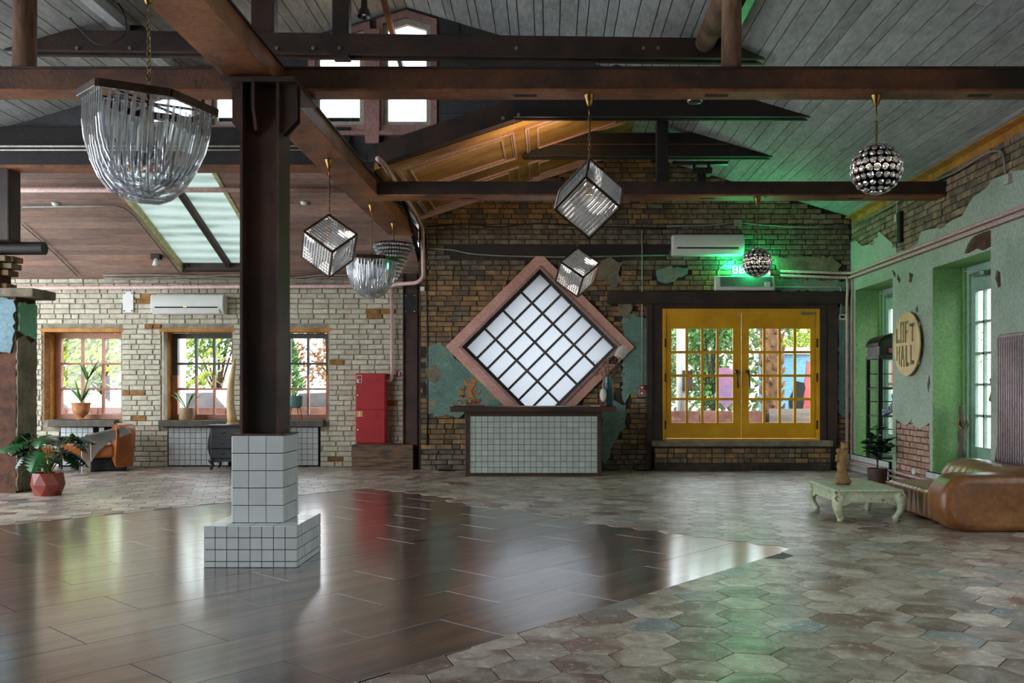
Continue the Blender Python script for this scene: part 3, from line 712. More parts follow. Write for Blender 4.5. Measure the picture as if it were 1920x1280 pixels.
# ------------------------------------------------------------------ roof
def sbar(mb, y0, y1, xa, xb, zf, th):  # board along y on a slope given by z(x)
    mb.add([(xa, y0, zf(xa)), (xb, y0, zf(xb)), (xb, y1, zf(xb)), (xa, y1, zf(xa)), (xa, y0, zf(xa)+th), (xb, y0, zf(xb)+th), (xb, y1, zf(xb)+th), (xa, y1, zf(xa)+th)],
           [(3,2,1,0),(4,5,6,7),(0,1,5,4),(1,2,6,5),(2,3,7,6),(3,0,4,7)])
YG = 10.92; YF = -4.0; XPK, XVR = -1.758, 1.236
mb = MB(); up = .03
sbar(mb, YF, YG+.1, XPK, 5.3, lambda x: roofR(x)+up, .08); sbar(mb, YG+.1, YB+.4, XVR, 5.3, lambda x: roofR(x)+up, .08)
ceil_r = structure(mb, 'ceiling', M_['gap_dark'], 'grey boarded ceiling slope above the green wall')
mb = MB(); sbar(mb, YF, YG+.1, -8.2, XPK, lambda x: roofL(x)+up, .08)
ceil_l = structure(mb, 'ceiling_left', M_['gap_dark'], 'grey boarded ceiling slope rising from the left aisle')
rr = random.Random(5)
def boards(parent, xa, xb, zf, y0f, y1f):
    x = xa; k = 0
    while x < xb-.03:
        wd_ = (.105, .195, .185, .11, .20)[k % 5]*rr.uniform(.95, 1.05); k += 1; x2 = min(x+wd_, xb)
        y0, y1 = y0f(x), y1f((x+x2)/2)
        cuts = sorted([y0, y1]+([rr.uniform(y0+2, y1-1)] if rr.random() < .6 else []))
        for a, b in zip(cuts, cuts[1:]):
            m2 = MB(); sbar(m2, a+.003, b-.003, x+.0055, x2-.0055, zf, .024); m2.out('ceiling_board', M_['board_grey'], parent)
        x = x2
boards(ceil_r, XPK, XR, roofR, lambda x: YF, lambda x: YB if x > XVR else YG)
boards(ceil_l, -7.6, XPK, roofL, lambda x: YF, lambda x: YG)
# gilded panelled slope over the back of the hall
mb = MB(); sbar(mb, YG, YB+.4, -2.16, XVR, lambda x: gold_z(x)+.01, .10)
ceil_g = structure(mb, 'ceiling_panelled', M_['gold'], 'gilded ceiling slope with pink mouldings over the bar')
def gz(x, y): return Vector((x, y, gold_z(x)+.004))
def mould(pts, wd_=.022, th=.03):
    m2 = MB()
    for a, b in zip(pts, pts[1:]+pts[:1]): m2.bar(gz(*a), gz(*b), wd_, th)
    m2.out('moulding', M_['pipe_pink'], ceil_g)
for (ya, yb) in ((11.22, 12.47), (12.98, 13.98)):
    for (xa, xb) in ((-1.94, -.46), (-.30, 1.06)):
        for q in (0, .055, .15):
            if q == .055: continue
            mould([(xa+q, ya+q), (xb-q, ya+q), (xb-q, yb-q), (xa+q, yb-q)])
        mould([(xa+.03, ya+.03), (xb-.03, ya+.03), (xb-.03, yb-.03), (xa+.03, yb-.03)], .012, .02)
m2 = MB(); m2.bar((-2.12, YB-.03, gold_z(-2.12)-.02), (1.2, YB-.03, gold_z(1.2)-.02), .06, .04); m2.bar((-2.12, YB-.06, gold_z(-2.12)+.0), (1.2, YB-.06, gold_z(1.2)+.0), .03, .03); m2.out('cornice', M_['pipe_pink'], ceil_g)
# rafter along the front edge of the gilded slope
mb = MB(); a, b = (-2.12, YG-.10, gold_z(-2.12)+.14), (XVR-.15, YG-.10, gold_z(XVR-.15)+.14); mb.bar(a, b, .16, .24, up=(0,0,1))
structure(mb, 'rafter', M_['wood_dark'], 'dark sloping rafter along the front of the gilded ceiling')
# gable wall with the clerestory windows
FG = Fr((0, YG, 0), (1, 0, 0), (0, 0, 1), (0, -1, 0))
GW = [(-4.97, -4.36), (-4.164, -3.50), (-2.894, -2.283), (-2.052, -1.460)]
roofG = lambda x: min(roofL(x), roofR(x))
def gpoly(a, b, z0, drop):
    pts = [(a, z0), (b, z0), (b, roofG(b)-drop)]
    if a < XPK < b: pts.append((XPK, roofG(XPK)-drop))
    return pts+[(a, roofG(a)-drop)]
gw = MB().slab([(-7.6, 4.08), (-2.12, 4.08), (XVR, 5.09), (XPK, 5.99), (-7.6, roofL(-7.6))], [gpoly(a, b, 4.53, .12) for a, b in GW], FG, -.10, 0)
gw = structure(gw, 'wall_gable', M_['board_slate'], 'grey boarded gable wall with clerestory windows high under the roof')
z = 4.12; k = 0
while z < 5.9:                          # horizontal cladding boards right of the windows
    xa = max((z+.14-4.687)/.33-.05, -1.36); xb = (5.466-z-.14)/.30
    if xa < -1.36: xa = -1.36
    if xb > xa+.1 and z > 4.2:
        pass
    xe = min((z-4.687)/.33, (5.466-z-.14)/.30)
    if xe > -1.25: MB().box(-1.36, YG-.018, z+.003, xe, YG-.001, z+.137).out('cladding_board', M_['board_slate'], gw)
    z += .14
for i, (a, b) in enumerate(GW):
    wn = lnk(bpy.data.objects.new('window_%d' % (i+5), None)); tag(wn, ('clerestory window with pink frame behind the great bowl chandelier', 'clerestory window with pink frame seen left of the central steel post', 'clerestory window with pink frame beside the gable peak', 'clerestory window with pointed pink frame at the gable peak')[i], kind='structure')
    out_ = gpoly(a-.075, b+.075, 4.44, .045); in_ = gpoly(a+.02, b-.02, 4.55, .15); in2 = gpoly(a+.06, b-.06, 4.59, .20)
    MB().slab(out_, [gpoly(a, b, 4.53, .12)], FG, 0, .03).out('casing', M_['trim_pink'], wn)
    MB().slab(gpoly(a, b, 4.53, .12), [in2], FG, -.08, -.02).out('frame', M_['conduit'], wn)
    MB().slab(in2, [], FG, -.055, -.05).out('pane', M_['glass'], wn)
    if i in (2, 3): MB().box(a-.09, YG-.075, 4.40, b+.09, YG, 4.45).out('sill', M_['trim_pink'], wn)
structure(MB().box(-2.262, YG-.07, 4.30, -2.09, YG-.031, 5.70), 'trim_3', M_['trim_pink'], 'dusty pink mullion post between the two gable windows')
mb = MB().box(-9.5, YG-.12, 4.02, -2.45, YG+.12, 4.20); mb.box(-9.5, YG-.05, 4.2, -2.45, YG+.02, 4.5)
structure(mb, 'wall_plate', M_['wood_black'], 'black horizontal beam under the clerestory windows')
structure(MB().box(-9.5, YG-.13, 3.98, -2.45, YG+.13, 4.02), 'plate_soffit', M_['wood_rust'], 'rusty brown underside board of the clerestory beam')
mb = MB(); mb.tube([(-7.4, YG-.16, 4.235), (-2.5, YG-.16, 4.235)], .014, 8); mb.tube([(-7.4, YG-.16, 4.19), (-2.5, YG-.16, 4.19)], .012, 8)
tag(mb.out('conduit_pair', M_['conduit'], None, True), 'two thin pale conduits along the black clerestory beam', 'conduit')
# brown lean-to ceiling with skylight
zl = lambda y: 3.14+.40*(14.6-y)
SX0, SX1, SY0, SY1 = -5.98, -4.52, 11.2, 14.42
mb = MB()
def leanslab(mb, x0, x1, y0, y1, dz, th):
    mb.add([(x0,y0,zl(y0)+dz),(x1,y0,zl(y0)+dz),(x1,y1,zl(y1)+dz),(x0,y1,zl(y1)+dz),(x0,y0,zl(y0)+dz+th),(x1,y0,zl(y0)+dz+th),(x1,y1,zl(y1)+dz+th),(x0,y1,zl(y1)+dz+th)],
           [(3,2,1,0),(4,5,6,7),(0,1,5,4),(1,2,6,5),(2,3,7,6),(3,0,4,7)])
for x0, x1 in ((-11, SX0), (SX1, -2.05)): leanslab(mb, x0, x1, YG+.1, YW+.4, .03, .06)
leanslab(mb, SX0, SX1, SY1, YW+.4, .03, .06)
ceil_b = structure(mb, 'ceiling_aisle', M_['gap_dark'], 'brown boarded lean-to ceiling over the white brick wall')
y = YG+.12; k = 0
while y < YW:
    wd_ = (.15, .12, .17)[k % 3]; k += 1; y2 = min(y+wd_, YW)
    segs = [(-9.8, SX0-.02), (SX1+.02, -2.1)] if y2 < SY1 else [(-9.8, -2.1)]
    for x0, x1 in segs:
        m2 = MB(); leanslab(m2, x0, x1, y+.006, y2-.006, 0, .024); m2.out('ceiling_board', M_['board_brown'], ceil_b)
    y = y2
sky = lnk(bpy.data.objects.new('skylight', None)); tag(sky, 'greenish translucent skylight of two sheets in the brown lean-to ceiling', kind='structure')
for x0, x1 in ((SX0+.03, -5.23), (-5.17, SX1-.03)):
    m2 = MB(); leanslab(m2, x0, x1, SY0, SY1, .10, .006); m2.out('pane', M_['skylight'], sky)
m2 = MB(); leanslab(m2, -5.24, -5.16, SY0, SY1, .02, .1); m2.out('glazing_bar', M_['wood_dark'], sky)
M_['trim_lime'] = pm('flaking_yellow_paint', S(206,200,150), S(168,160,110), 14, .8, bump=.4)
for x0, x1 in ((SX0-.03, SX0+.03), (SX1-.03, SX1+.03)):
    m2 = MB(); leanslab(m2, x0, x1, SY0, SY1, -.01, .16); m2.out('curb', M_['trim_lime'], sky)
m2 = MB(); leanslab(m2, SX0, SX1, SY1-.05, SY1+.02, -.01, .16); m2.out('curb', M_['wood_dark'], sky)
# golden cable trim along the right eave
mb = MB()
for k in range(4): mb.tube([(XR-.02-.028*k, YF, 4.00+.004*k), (XR-.02-.028*k, YB, 4.00+.004*k)], .012, 6)
mb.box(XR-.012, YF, 3.90, XR+.02, YB, 4.02)
structure(mb, 'trim_4', M_['reveal_ochre'], 'ochre moulding strip between the right wall and the ceiling')

# ------------------------------------------------------------------ beams and posts
def ibeam_x(name, label, x0, x1, y0, y1, z0, z1, mat, slots=()):
    r = lnk(bpy.data.objects.new(name, None)); tag(r, label, kind='structure')
    MB().box(x0, y0+.012, z0+.022, x1, y1-.012, z1-.018).out('web', mat, r)
    MB().box(x0, y0, z0, x1, y1, z0+.022).out('flange', M_['wood_rust'], r, bev=.003)
    MB().box(x0, y0, z1-.018, x1, y1, z1).out('flange', M_['wood_dark'], r, bev=.003)
    for sx in slots: MB().box(sx-.09, (y0+y1)/2-.025, z0-.003, sx+.09, (y0+y1)/2+.025, z0+.004).out('slot', M_['black_matt'], r)
    return r
ZB0, ZB1 = 3.618, 3.815
B1 = ibeam_x('tie_beam', 'long dark tie beam crossing the hall over the central post', -8.0, XR+.1, 6.943, 7.15, ZB0, ZB1, M_['wood_mid'], (-3.4, -.19, 1.33, 3.42))
B2 = ibeam_x('tie_beam', 'far dark tie beam resting in the brick of the green wall', -2.075, XR+.06, 10.70, 10.98, ZB0, ZB1-.02, M_['wood_dark'], (-1.0, 1.93, 3.75))
r = lnk(bpy.data.objects.new('long_beam', None)); tag(r, 'wide rusty beam running lengthwise above the steel post', kind='structure')
MB().box(-2.42, -3.9, ZB0+.022, -2.085, YB, ZB1-.018).out('web', M_['wood_rust'], r); MB().box(-2.435, -3.9, ZB0, -2.07, YB, ZB0+.022).out('flange', M_['wood_rust'], r, bev=.003); MB().box(-2.435, -3.9, ZB1-.018, -2.07, YB, ZB1).out('flange', M_['wood_dark'], r, bev=.003)
# central post on its tiled plinth
po = lnk(bpy.data.objects.new('steel_post', None)); tag(po, 'tall brown steel post with bracket plates standing on the tiled plinth', 'post'); po.location = (-2.155, 6.72, 0)
zt = .94
mb = MB(); mb.box(-.145, -.14, zt, -.125, .14, 3.56).out('flange', M_['iron_post'], po); MB().box(.125, -.14, zt, .145, .14, 3.56).out('flange', M_['iron_post'], po); MB().box(-.125, -.03, zt, .125, -.01, 3.56).out('web', M_['iron_post'], po)
MB().box(-.29, -.17, 3.56, .27, .45, 3.60).out('cap_plate', M_['iron_post'], po, bev=.004)
MB().box(-.2, -.18, zt, .2, .18, zt+.012).out('base_plate', M_['iron_post'], po)
FP = Fr((0, 0, 0), (0, -1, 0), (0, 0, 1), (-1, 0, 0))
MB().prism([(.03, 3.56), (.03, 3.20), (.09, 3.22), (.16, 3.38), (.16, 3.56)], FP, .055, .03).out('bracket', M_['iron_post'], po)
MB().prism([(-.145, 3.56), (-.145, 3.2), (-.16, 3.2), (-.25, 3.30), (-.25, 3.56)], XZ, -.01, .01).out('bracket', M_['iron_post'], po)
MB().prism([(.145, 3.56), (.145, 3.2), (.17, 3.2), (.265, 3.30), (.265, 3.56)], XZ, -.01, .01).out('bracket', M_['iron_post'], po)
MB().prism([(.145, 3.56), (.145, 3.2), (.17, 3.2), (.265, 3.30), (.265, 3.56)], XZ, .08, .10).out('bracket', M_['iron_post'], po)
pl = thing('tiled_plinth', 'stepped plinth of glossy white tiles under the central steel post', 'plinth', (0, 0, 0))
px0, px1, py0, py1, ph = -2.487, -1.815, 6.362, 7.03, .299
bx0, bx1, by0, by1, bh_ = -2.339, -1.957, 6.514, 6.897, .9386
th = .007
MB().box(px0+th, py0+th, 0, px1-th, py1-th, ph-th).out('base', M_['grout_dark'], pl); MB().box(bx0+th, by0+th, ph-th, bx1-th, by1-th, bh_-th).out('shaft', M_['grout_dark'], pl)
s8 = (px1-px0)/8; hs = [.044]+[(ph-.044)/3]*3
base_o, shaft_o = pl.children[0], pl.children[1]
tiles(base_o, Fr((px0, py0+th, 0), (1,0,0), (0,0,1), (0,-1,0)), 0, 0, 8, 4, s8, gap=.005, th=th, sv=hs)
tiles(base_o, Fr((px1-th, py1, 0), (0,-1,0), (0,0,1), (1,0,0)), 0, 0, 8, 4, (py1-py0)/8, gap=.005, th=th, sv=hs)
tiles(base_o, Fr((px0+th, py0, 0), (0,1,0), (0,0,1), (-1,0,0)), 0, 0, 8, 4, (py1-py0)/8, gap=.005, th=th, sv=hs)
tiles(base_o, Fr((px0, py0, ph-th), (1,0,0), (0,1,0), (0,0,1)), 0, 0, 4, 4, (px1-px0)/4, gap=.005, th=th)
s3 = (bx1-bx0)/3; h5 = [(bh_-ph)/5]*5
tiles(shaft_o, Fr((bx0, by0+th, 0), (1,0,0), (0,0,1), (0,-1,0)), 0, ph, 3, 5, s3, gap=.005, th=th, sv=h5)
tiles(shaft_o, Fr((bx1-th, by1, 0), (0,-1,0), (0,0,1), (1,0,0)), 0, ph, 3, 5, (by1-by0)/3, gap=.005, th=th, sv=h5)
tiles(shaft_o, Fr((bx0+th, by0, 0), (0,1,0), (0,0,1), (-1,0,0)), 0, ph, 3, 5, (by1-by0)/3, gap=.005, th=th, sv=h5)
tiles(shaft_o, Fr((bx0, by0, bh_-th), (1,0,0), (0,1,0), (0,0,1)), 0, 0, 3, 3, s3, gap=.005, th=th)
# trusses: collar timbers, king posts, log struts
def collar(label, y, x0, x1, z0, z1, th, tilt=0, seam=None, mat='wood_black'):
    r = lnk(bpy.data.objects.new('collar_beam', None)); tag(r, label, kind='structure')
    zA = lambda x: z0+tilt*(x-x1)
    cut = lambda x, z: z
    def plate(y0, y1):
        pts = [(x0, zA(x0)), (x1, zA(x1))]
        xe = (5.466-(zA(x1)+(z1-z0)))/.30; pts += [(min(x1, xe), zA(x1)+(z1-z0)), (x0, zA(x0)+(z1-z0))]
        return MB().prism(pts, Fr((0, y0, 0), (1,0,0), (0,0,1), (0,-1,0)), 0, -(y1-y0))
    plate(y, y+th*.3).out('timber', M_[mat], r); plate(y+th*.7, y+th).out('timber', M_[mat], r)
    m2 = MB(); m2.box(x0, y-.01, z0-.001, x1-.08, y+th*.3, z0+.012) if not tilt else None
    if m2.v: m2.out('edge_strip', M_['wood_dark'], r)
    if seam: MB().box(x0, y-.006, seam-.006, (5.466-seam)/.30-.05, y, seam+.006).out('edge_strip', M_['wood_rust'], r)
    return r
c1 = collar('highest dark collar timbers below the gable peak', 9.2, -5.75, 2.25, 4.72, 4.93, .20, tilt=-.012, mat='wood_dark')
for x in (520, 588, 637, 968, 1206, 1233, 146, 245):
    p = at(x, 88, 9.2); m2 = MB(); m2.tube([(p.x, 9.19, p.z-.02), (p.x, 9.17, p.z-.02)], .018, 8); m2.out('bolt', M_['grey_metal'], c1)
c2 = collar('middle black collar timbers in front of the gilded ceiling', 10.55, -.42, 3.14, 4.53, 4.80, .17)
for x, y_ in ((943, 222), (972, 216)): p = at(x, y_, 10.55); m2 = MB(); m2.tube([(p.x, 10.54, p.z), (p.x, 10.52, p.z)], .02, 8); m2.out('bolt', M_['grey_metal'], c2)
c3 = collar('farthest dark collar timbers near the back wall', 12.35, -.36, 3.12, 4.53, 4.86, .18, seam=4.70)
def kpost(label, x, y, z0, z1, r_=None, w_=None, mat='wood_dark', name='king_post'):
    m2 = MB()
    if r_: m2.tube([(x, y, z0), (x, y, z0+.05), (x+.005, y, (z0+z1)/2), (x, y, z1)], [r_*1.06, r_, r_*.97, r_*.95], 14)
    else: m2.box(x-w_/2, y-.07, z0, x+w_/2, y+.07, z1)
    return tag(m2.out(name, M_[mat], None, smooth=bool(r_), bev=0 if r_ else .006), label, kind='structure')
p = at(46, 118, 7.05); kpost('pale log strut standing on the tie beam at the far left', p.x, 7.05, ZB1-.005, 5.1, r_=.088, mat='log', name='log_strut')
p = at(1371, 118, 7.05); kpost('red brown log strut standing on the tie beam', p.x, 7.05, ZB1-.005, 5.0, r_=.080, mat='log', name='log_strut')
p = at(496, 88, 9.3); kpost('dark king post beside the lengthwise beam', p.x, 9.3, 4.80, 5.6, w_=.24)
p = at(641, 88, 9.3); kpost('dark king post in front of the gable windows', p.x, 9.3, 4.74, 5.85, w_=.172)
p = at(259, 78, 9.4); kpost('short black stub post on the collar beam', p.x, 9.4, 4.88, 5.12, w_=.16, mat='wood_black')
p = at(1241, 345, 10.84); kpost('black post standing on the far tie beam', p.x, 10.84, ZB1-.022, 4.55, w_=.14, mat='wood_black')
m2 = MB(); m2.tube([(1.62, 3.2, roofR(1.62)-.10), (1.60, 6, roofR(1.6)-.10), (1.62, 9.25, roofR(1.62)-.10)], [.125, .115, .105], 12); tag(m2.out('log_purlin', M_['log'], None, True), 'rough log purlin under the grey ceiling boards', kind='structure')
m2 = MB().box(1.80, 3.2, roofR(1.84)-.075, 1.88, 9.3, roofR(1.84)-.035); tag(m2.out('cable_tray', M_['grey_metal'], None), 'perforated metal cable tray beside the log purlin', 'cable tray')
m2 = MB().box(-4.55, 3.2, roofL(-4.5)-.12, -4.42, YG, roofL(-4.5)-.01); tag(m2.out('purlin', M_['board_grey'], None), 'pale square purlin under the left ceiling slope', kind='structure')
m2 = MB(); m2.bar((-1.86, 9.15, 5.86), (-1.80, 10.85, 5.2), .05, .09); tag(m2.out('brace', M_['wood_rust'], None), 'thin honey coloured brace by the gable window', kind='structure')
# masonry pillar at the left edge
pil = lnk(bpy.data.objects.new('brick_pillar', None)); tag(pil, 'battered masonry pillar with flaking blue and green plaster', 'pillar')
pil.location = (-7.2, 11.13, 0)
mb = MB(); rows = []
MB().box(-.55, -.21, 0, .62, .21, 2.42).out('core', M_['mortar_red'], pil)
FPf = Fr((0, -.21, 0), (1,0,0), (0,0,1), (0,-1,0)); FPs = Fr((.62, 0, 0), (0,1,0), (0,0,1), (1,0,0))
MB().slab(jag([(-.5, 1.70), (.2, 1.66), (.4, 1.74), (.55, 1.72), (.60, 1.8), (.615, 2.4), (-.5, 2.4)], .022, .05), [], FPf, 0, .02).out('plaster_patch', M_['plaster_blue'] if 'plaster_blue' in M_ else pm('plaster_blue', S(120,150,160), S(104,132,142), 2, .7, bump=.2), pil)
MB().slab(jag([(-.205, .02), (.205, .02), (.205, 1.93), (.08, 1.85), (-.06, 1.96), (-.205, 1.88)], .012, .05), [], FPs, 0, .02).out('plaster_patch', M_['plaster_grey'], pil)
M_['plaster_mint'] = pm('plaster_mint', S(120,186,146), S(104,168,130), 3, .65, bump=.1)
MB().slab(jag([(-.18, 2.0), (-.05, 1.96), (.18, 1.92), (.2, 2.36), (-.18, 2.36)], .012, .05), [], FPs, 0, .03).out('plaster_patch', M_['plaster_mint'], pil)
MB().box(-.6, -.26, 2.42, .86, .26, 2.53).out('capital_slab', M_['plaster_grey'], pil, bev=.02)
rr = random.Random(3)
MB().box(-.5, -.14, 2.53, .36, .12, 2.95).out('core', M_['mortar_red'], pil)
for k in range(5):
    for c in range(6):
        x = -.48+.16*c+(.08 if k % 2 else 0); q = rr.uniform(-.03, .02)
        if x > (.30, .22, .30, .36, .44)[k]: continue
        MB().box(x, -.17+q, 2.535+k*.085, x+.145+rr.uniform(-.02, .015), -.05, 2.605+k*.085+rr.uniform(-.01, .006)).out('brick', M_['brick_dark' if rr.random() < .6 else 'brick_olive'], pil, bev=.008)
    MB().box(.2, -.10, 2.535+k*.085, (.44, .34, .46, .50, .52)[k], .12, 2.605+k*.085).out('brick', M_['brick_olive' if k % 2 else 'brick_dark'], pil, bev=.01)
m2 = MB(); m2.tube([(-8.6, 11.05, 3.04), (-6.30, 11.05, 3.04)], .082, 16); tag(m2.out('log_beam', M_['wood_black'], None, True, auto=50), 'black round log end lying on the left pillar', kind='structure')
MB_ = MB().box(-7.25, 10.85, 3.11, -6.62, 11.1, 4.0); tag(MB_.out('timber_post', M_['wood_dark'], None, bev=.02), 'dark timber post above the black log', kind='structure')
# post and iron plate at the corner of the two back walls

pc = lnk(bpy.data.objects.new('corner_post', None)); tag(pc, 'dark brown steel post between white and brown brick walls', 'post'); pc.location = (-2.21, 14.38, 0)
MB().box(-.135, -.09, 0, .07, .09, 3.15).out('shaft', M_['iron_post'], pc, bev=.004); MB().box(.07, -.13, 0, .085, .09, 3.15).out('flange', M_['iron_post'], pc); MB().box(-.15, -.13, 0, -.135, .09, 3.15).out('flange', M_['iron_post'], pc)
MB().box(-.13, -.115, 2.50, .065, -.09, 2.83).out('splice_plate', M_['black_matt'], pc)
for x in (-.10, .04):
    for z in (2.54, 2.79): m2 = MB(); m2.tube([(x, -.112, z), (x, -.128, z)], .012, 8); m2.out('bolt', M_['chrome'], pc)

structure(MB().box(-11, -4.2, -.2, 5.3, -4.0, 6.2), 'wall_front', M_['plaster_grey'], 'plain plastered end wall behind the viewer')
structure(MB().box(-2.30, YG+.03, ZB1-.01, -2.17, YW+.3, 4.75), 'wall_infill', M_['wood_dark'], 'dark upstand added on the lengthwise beam to close out sky beside the gilded slope')  # added to block the sky showing through the gap over the beam
# ------------------------------------------------------------------ pipes, conduits and cables
def smoothpath(pts, r=.06, n=4):       # round the corners of a polyline
    pts = [Vector(p) for p in pts]; out = [pts[0]]
    for i in range(1, len(pts)-1):
        a, b, c = pts[i-1], pts[i], pts[i+1]; d1 = min(r, (a-b).length*.45); d2 = min(r, (c-b).length*.45)
        p, q = b+(a-b).normalized()*d1, b+(c-b).normalized()*d2
        for k in range(n+1):
            t = k/n; out.append(p*(1-t)**2+b*2*t*(1-t)+q*t*t)
    return out+[pts[-1]]
def pipe(name, label, pts, r, mat, cat='pipe', bend=.08, n=10, clips=()):
    o = tag(MB().tube(smoothpath(pts, bend), r, n).out(name, M_[mat], None, True), label, cat)
    for c in clips: MB().box(c[0]-.012, c[1]-r-.012, c[2]-r-.012, c[0]+.012, c[1]+r+.03, c[2]+r+.012).out('pipe_clip', M_[mat], o)
    return o
zA = 2.951
pipe('heating_pipe', 'pink pipe along the top of the white brick wall', [(-9.4, 14.6, zA), at(735, 536, 14.55), at(742, 533, 14.15), at(783, 530, 13.92), at(794, 520, 13.9), (-1.99, 13.9, 3.80), (-1.99, 13.3, 3.88), (-1.99, 10.62, 3.99), (-2.04, 10.5, 4.02)], .032, 'pipe_pink')
pipe('supply_pipe', 'pink pipe dropping to the red fire cabinet', [at(735, 541, 14.6), at(735, 703, 14.6), at(733, 713, 14.6), at(722, 713, 14.6)], .03, 'pipe_pink')
pipe('heating_pipe', 'pink pipe crossing below the translucent skylight', [(-7.35, 12.2, 4.03), (-2.5, 12.2, 4.03)], .036, 'pipe_pink')
for k, (z, lab) in enumerate(((3.115, 'upper pink pipe running along the green wall'), (3.045, 'lower pink pipe running along the green wall'))):
    pipe('wall_pipe', lab, [at(1463, 508+8*k, YB-.04), (4.64, YB-.045, z+.01), (4.765-.02*k, 13.98, z), (4.765, 2.0, z)], .022, 'pipe_pink', bend=.06)
for k, (x, lab) in enumerate(((4.70, 'pink riser pipe in the far corner, nearer the yellow doors'), (4.775, 'pink riser pipe in the far corner, nearer the green wall'))):
    pipe('riser_pipe', lab, [(x, 13.99, 3.06), (x+.01, 13.97, 2.9), (x, 13.98, 2.7), (x, 13.98, .02)], .021, 'pipe_pink', bend=.05)
pipe('floor_pipe', 'upper pink pipe along the white tiled skirting', [(4.71, 14.03, .168), (4.71, 11.0, .150)], .019, 'pipe_pink')
pipe('floor_pipe', 'lower pink pipe along the white tiled skirting', [(4.71, 14.03, .095), (4.71, 11.0, .08)], .017, 'pipe_pink')
def lp(x, y, d=.03): Y = 7.7/((CY-y)/F_PX+.4)-d*.4; q = at(x, y, Y); q.z -= d; return q
pipe('ceiling_conduit', 'thin grey conduit bending beside the skylight', [lp(42, 384), lp(228, 382), lp(250, 400), lp(340, 512)], .012, 'cable_grey', 'conduit', .15)
pipe('ceiling_conduit', 'thin diagonal conduit on the brown ceiling above the left pillar', [lp(40, 417), lp(95, 465), lp(144, 513)], .012, 'cable_grey', 'conduit')
rr = random.Random(8)
for k in range(3):
    pts = [(-7.3+.35*i, 14.52-.02*k, 3.075+.035*k+rr.uniform(-.012, .012)-(.05 if 7 < i < 10 else 0)) for i in range(15)]
    pipe('cable_run', ('topmost', 'middle', 'lowest')[2-k]+' grey cable of the bundle above the white brick wall', pts, .012, 'cable_grey', 'cable', .1, 6)
def sag(name, label, pts, r, mat): return pipe(name, label, pts, r, mat, 'cable', .2, 6)
sag('wall_cable', 'dark cable sagging across the brown brick above the bar', [at(800, 425, YB-.03), at(880, 418, YB-.03), at(930, 428, YB-.03), at(1000, 418, YB-.03), at(1080, 424, YB-.03), at(1250, 428, YB-.03)], .012, 'cable')
sag('wall_cable', 'pale fabric covered cable drooping along the black timber band', [at(805, 466, YB-.04), at(850, 468, YB-.04), at(880, 476, YB-.04), at(950, 480, YB-.04), at(1060, 482, YB-.04), at(1258, 478, YB-.04)], .013, 'cable_grey')
sag('wall_cable', 'grey cable bundle passing the junction box above the air conditioner', [at(1250, 424, YB-.03), at(1340, 422, YB-.03), at(1382, 416, YB-.03), at(1420, 421, YB-.03), at(1500, 426, YB-.03), at(1580, 424, YB-.03)], .012, 'cable_grey')
pipe('alarm_conduit', 'thin ochre conduit down to the fire alarm call point', [at(1204, 432, YB-.03), at(1204, 722, YB-.03)], .009, 'conduit', 'conduit', n=6)
pipe('corner_cable', 'dark cable beside the corner post of the brick wall', [at(798, 440, YB-.02), at(800, 560, YB-.02), at(802, 700, YB-.02), at(801, 835, YB-.02)], .014, 'cable', 'cable', n=6)
pipe('door_conduit', 'thin conduit dropping to the thermostat by the yellow doors', [at(1448, 538, YB-.03), at(1577, 538, YB-.03), at(1577, 588, YB-.03)], .01, 'conduit', 'conduit', .03, 6)
def wall_box(name, label, cat, x0, y0, x1, y1, Y, d, mat, bev=.006):
    a, b = at(x0, y1, Y), at(x1, y0, Y); o = thing(name, label, cat, ((a.x+b.x)/2, Y, a.z)); w_, h_ = b.x-a.x, b.z-a.z
    MB().box(-w_/2, -d, 0, w_/2, -.001, h_).out('body', M_[mat], o, bev=bev); return o, w_, h_
o, w_, h_ = wall_box('thermostat', 'small white thermostat on teal plaster by the yellow doors', 'thermostat', 1572, 589, 1585, 600, YB, .03, 'white_plastic')
MB().box(-w_*.3, -.034, h_*.35, w_*.3, -.029, h_*.75).out('screen', M_['black_matt'], o)
wall_box('junction_box', 'grey junction box in the cables above the air conditioner', 'junction box', 1376, 412, 1390, 424, YB-.045, .04, 'cable_grey')
wall_box('junction_box', 'small white junction box beside the corner post', 'junction box', 789, 538, 797, 546, YB-.0, .06, 'white_plastic')
for (x, y, lab) in ((105, 382, 'round white smoke detector on the brown ceiling left of the skylight'), (571, 380, 'round white smoke detector on the brown ceiling right of the steel post')):
    q = lp(x, y, .0); o = thing('smoke_detector', lab, 'smoke detector', q); mb = MB().lathe([(.05, .015), (.055, 0), (.05, -.02), (.03, -.032), (1e-4, -.034)], 16); mb.out('housing', M_['white_plastic'], o, True); MB().lathe([(.04, .02), (.062, .012), (.062, .004), (.05, 0)], 16).out('base_ring', M_['conduit'], o, True)
q = lp(293, 478, .0); o = thing('ceiling_lamp', 'small white spotlight on a dark block under the brown ceiling', 'lamp', q)
MB().box(-.07, -.05, -.07, .07, .06, .03).out('mount', M_['wood_dark'], o); MB().lathe([(.03, 0), (.045, -.05), (.06, -.11), (.001, -.10)], 12, (.02, -.04, -.06)).out('shade', M_['white_plastic'], o, True)
wall_box('iron_plate', 'pale riveted wall anchor plate between two windows', 'anchor plate', 231, 546, 251, 586, YW-.02, .02, 'white_plastic')
o = bpy.data.objects['iron_plate']
for x in (-.065, .065):
    for z in (.03, .32): MB().lathe([(.012, 0), (.012, .012), (1e-4, .016)], 8).xf(Matrix.Rotation(pi/2, 4, 'X')).xf(Matrix.Translation((x, -.02, z))).out('rivet', M_['grey_metal'], o, True)

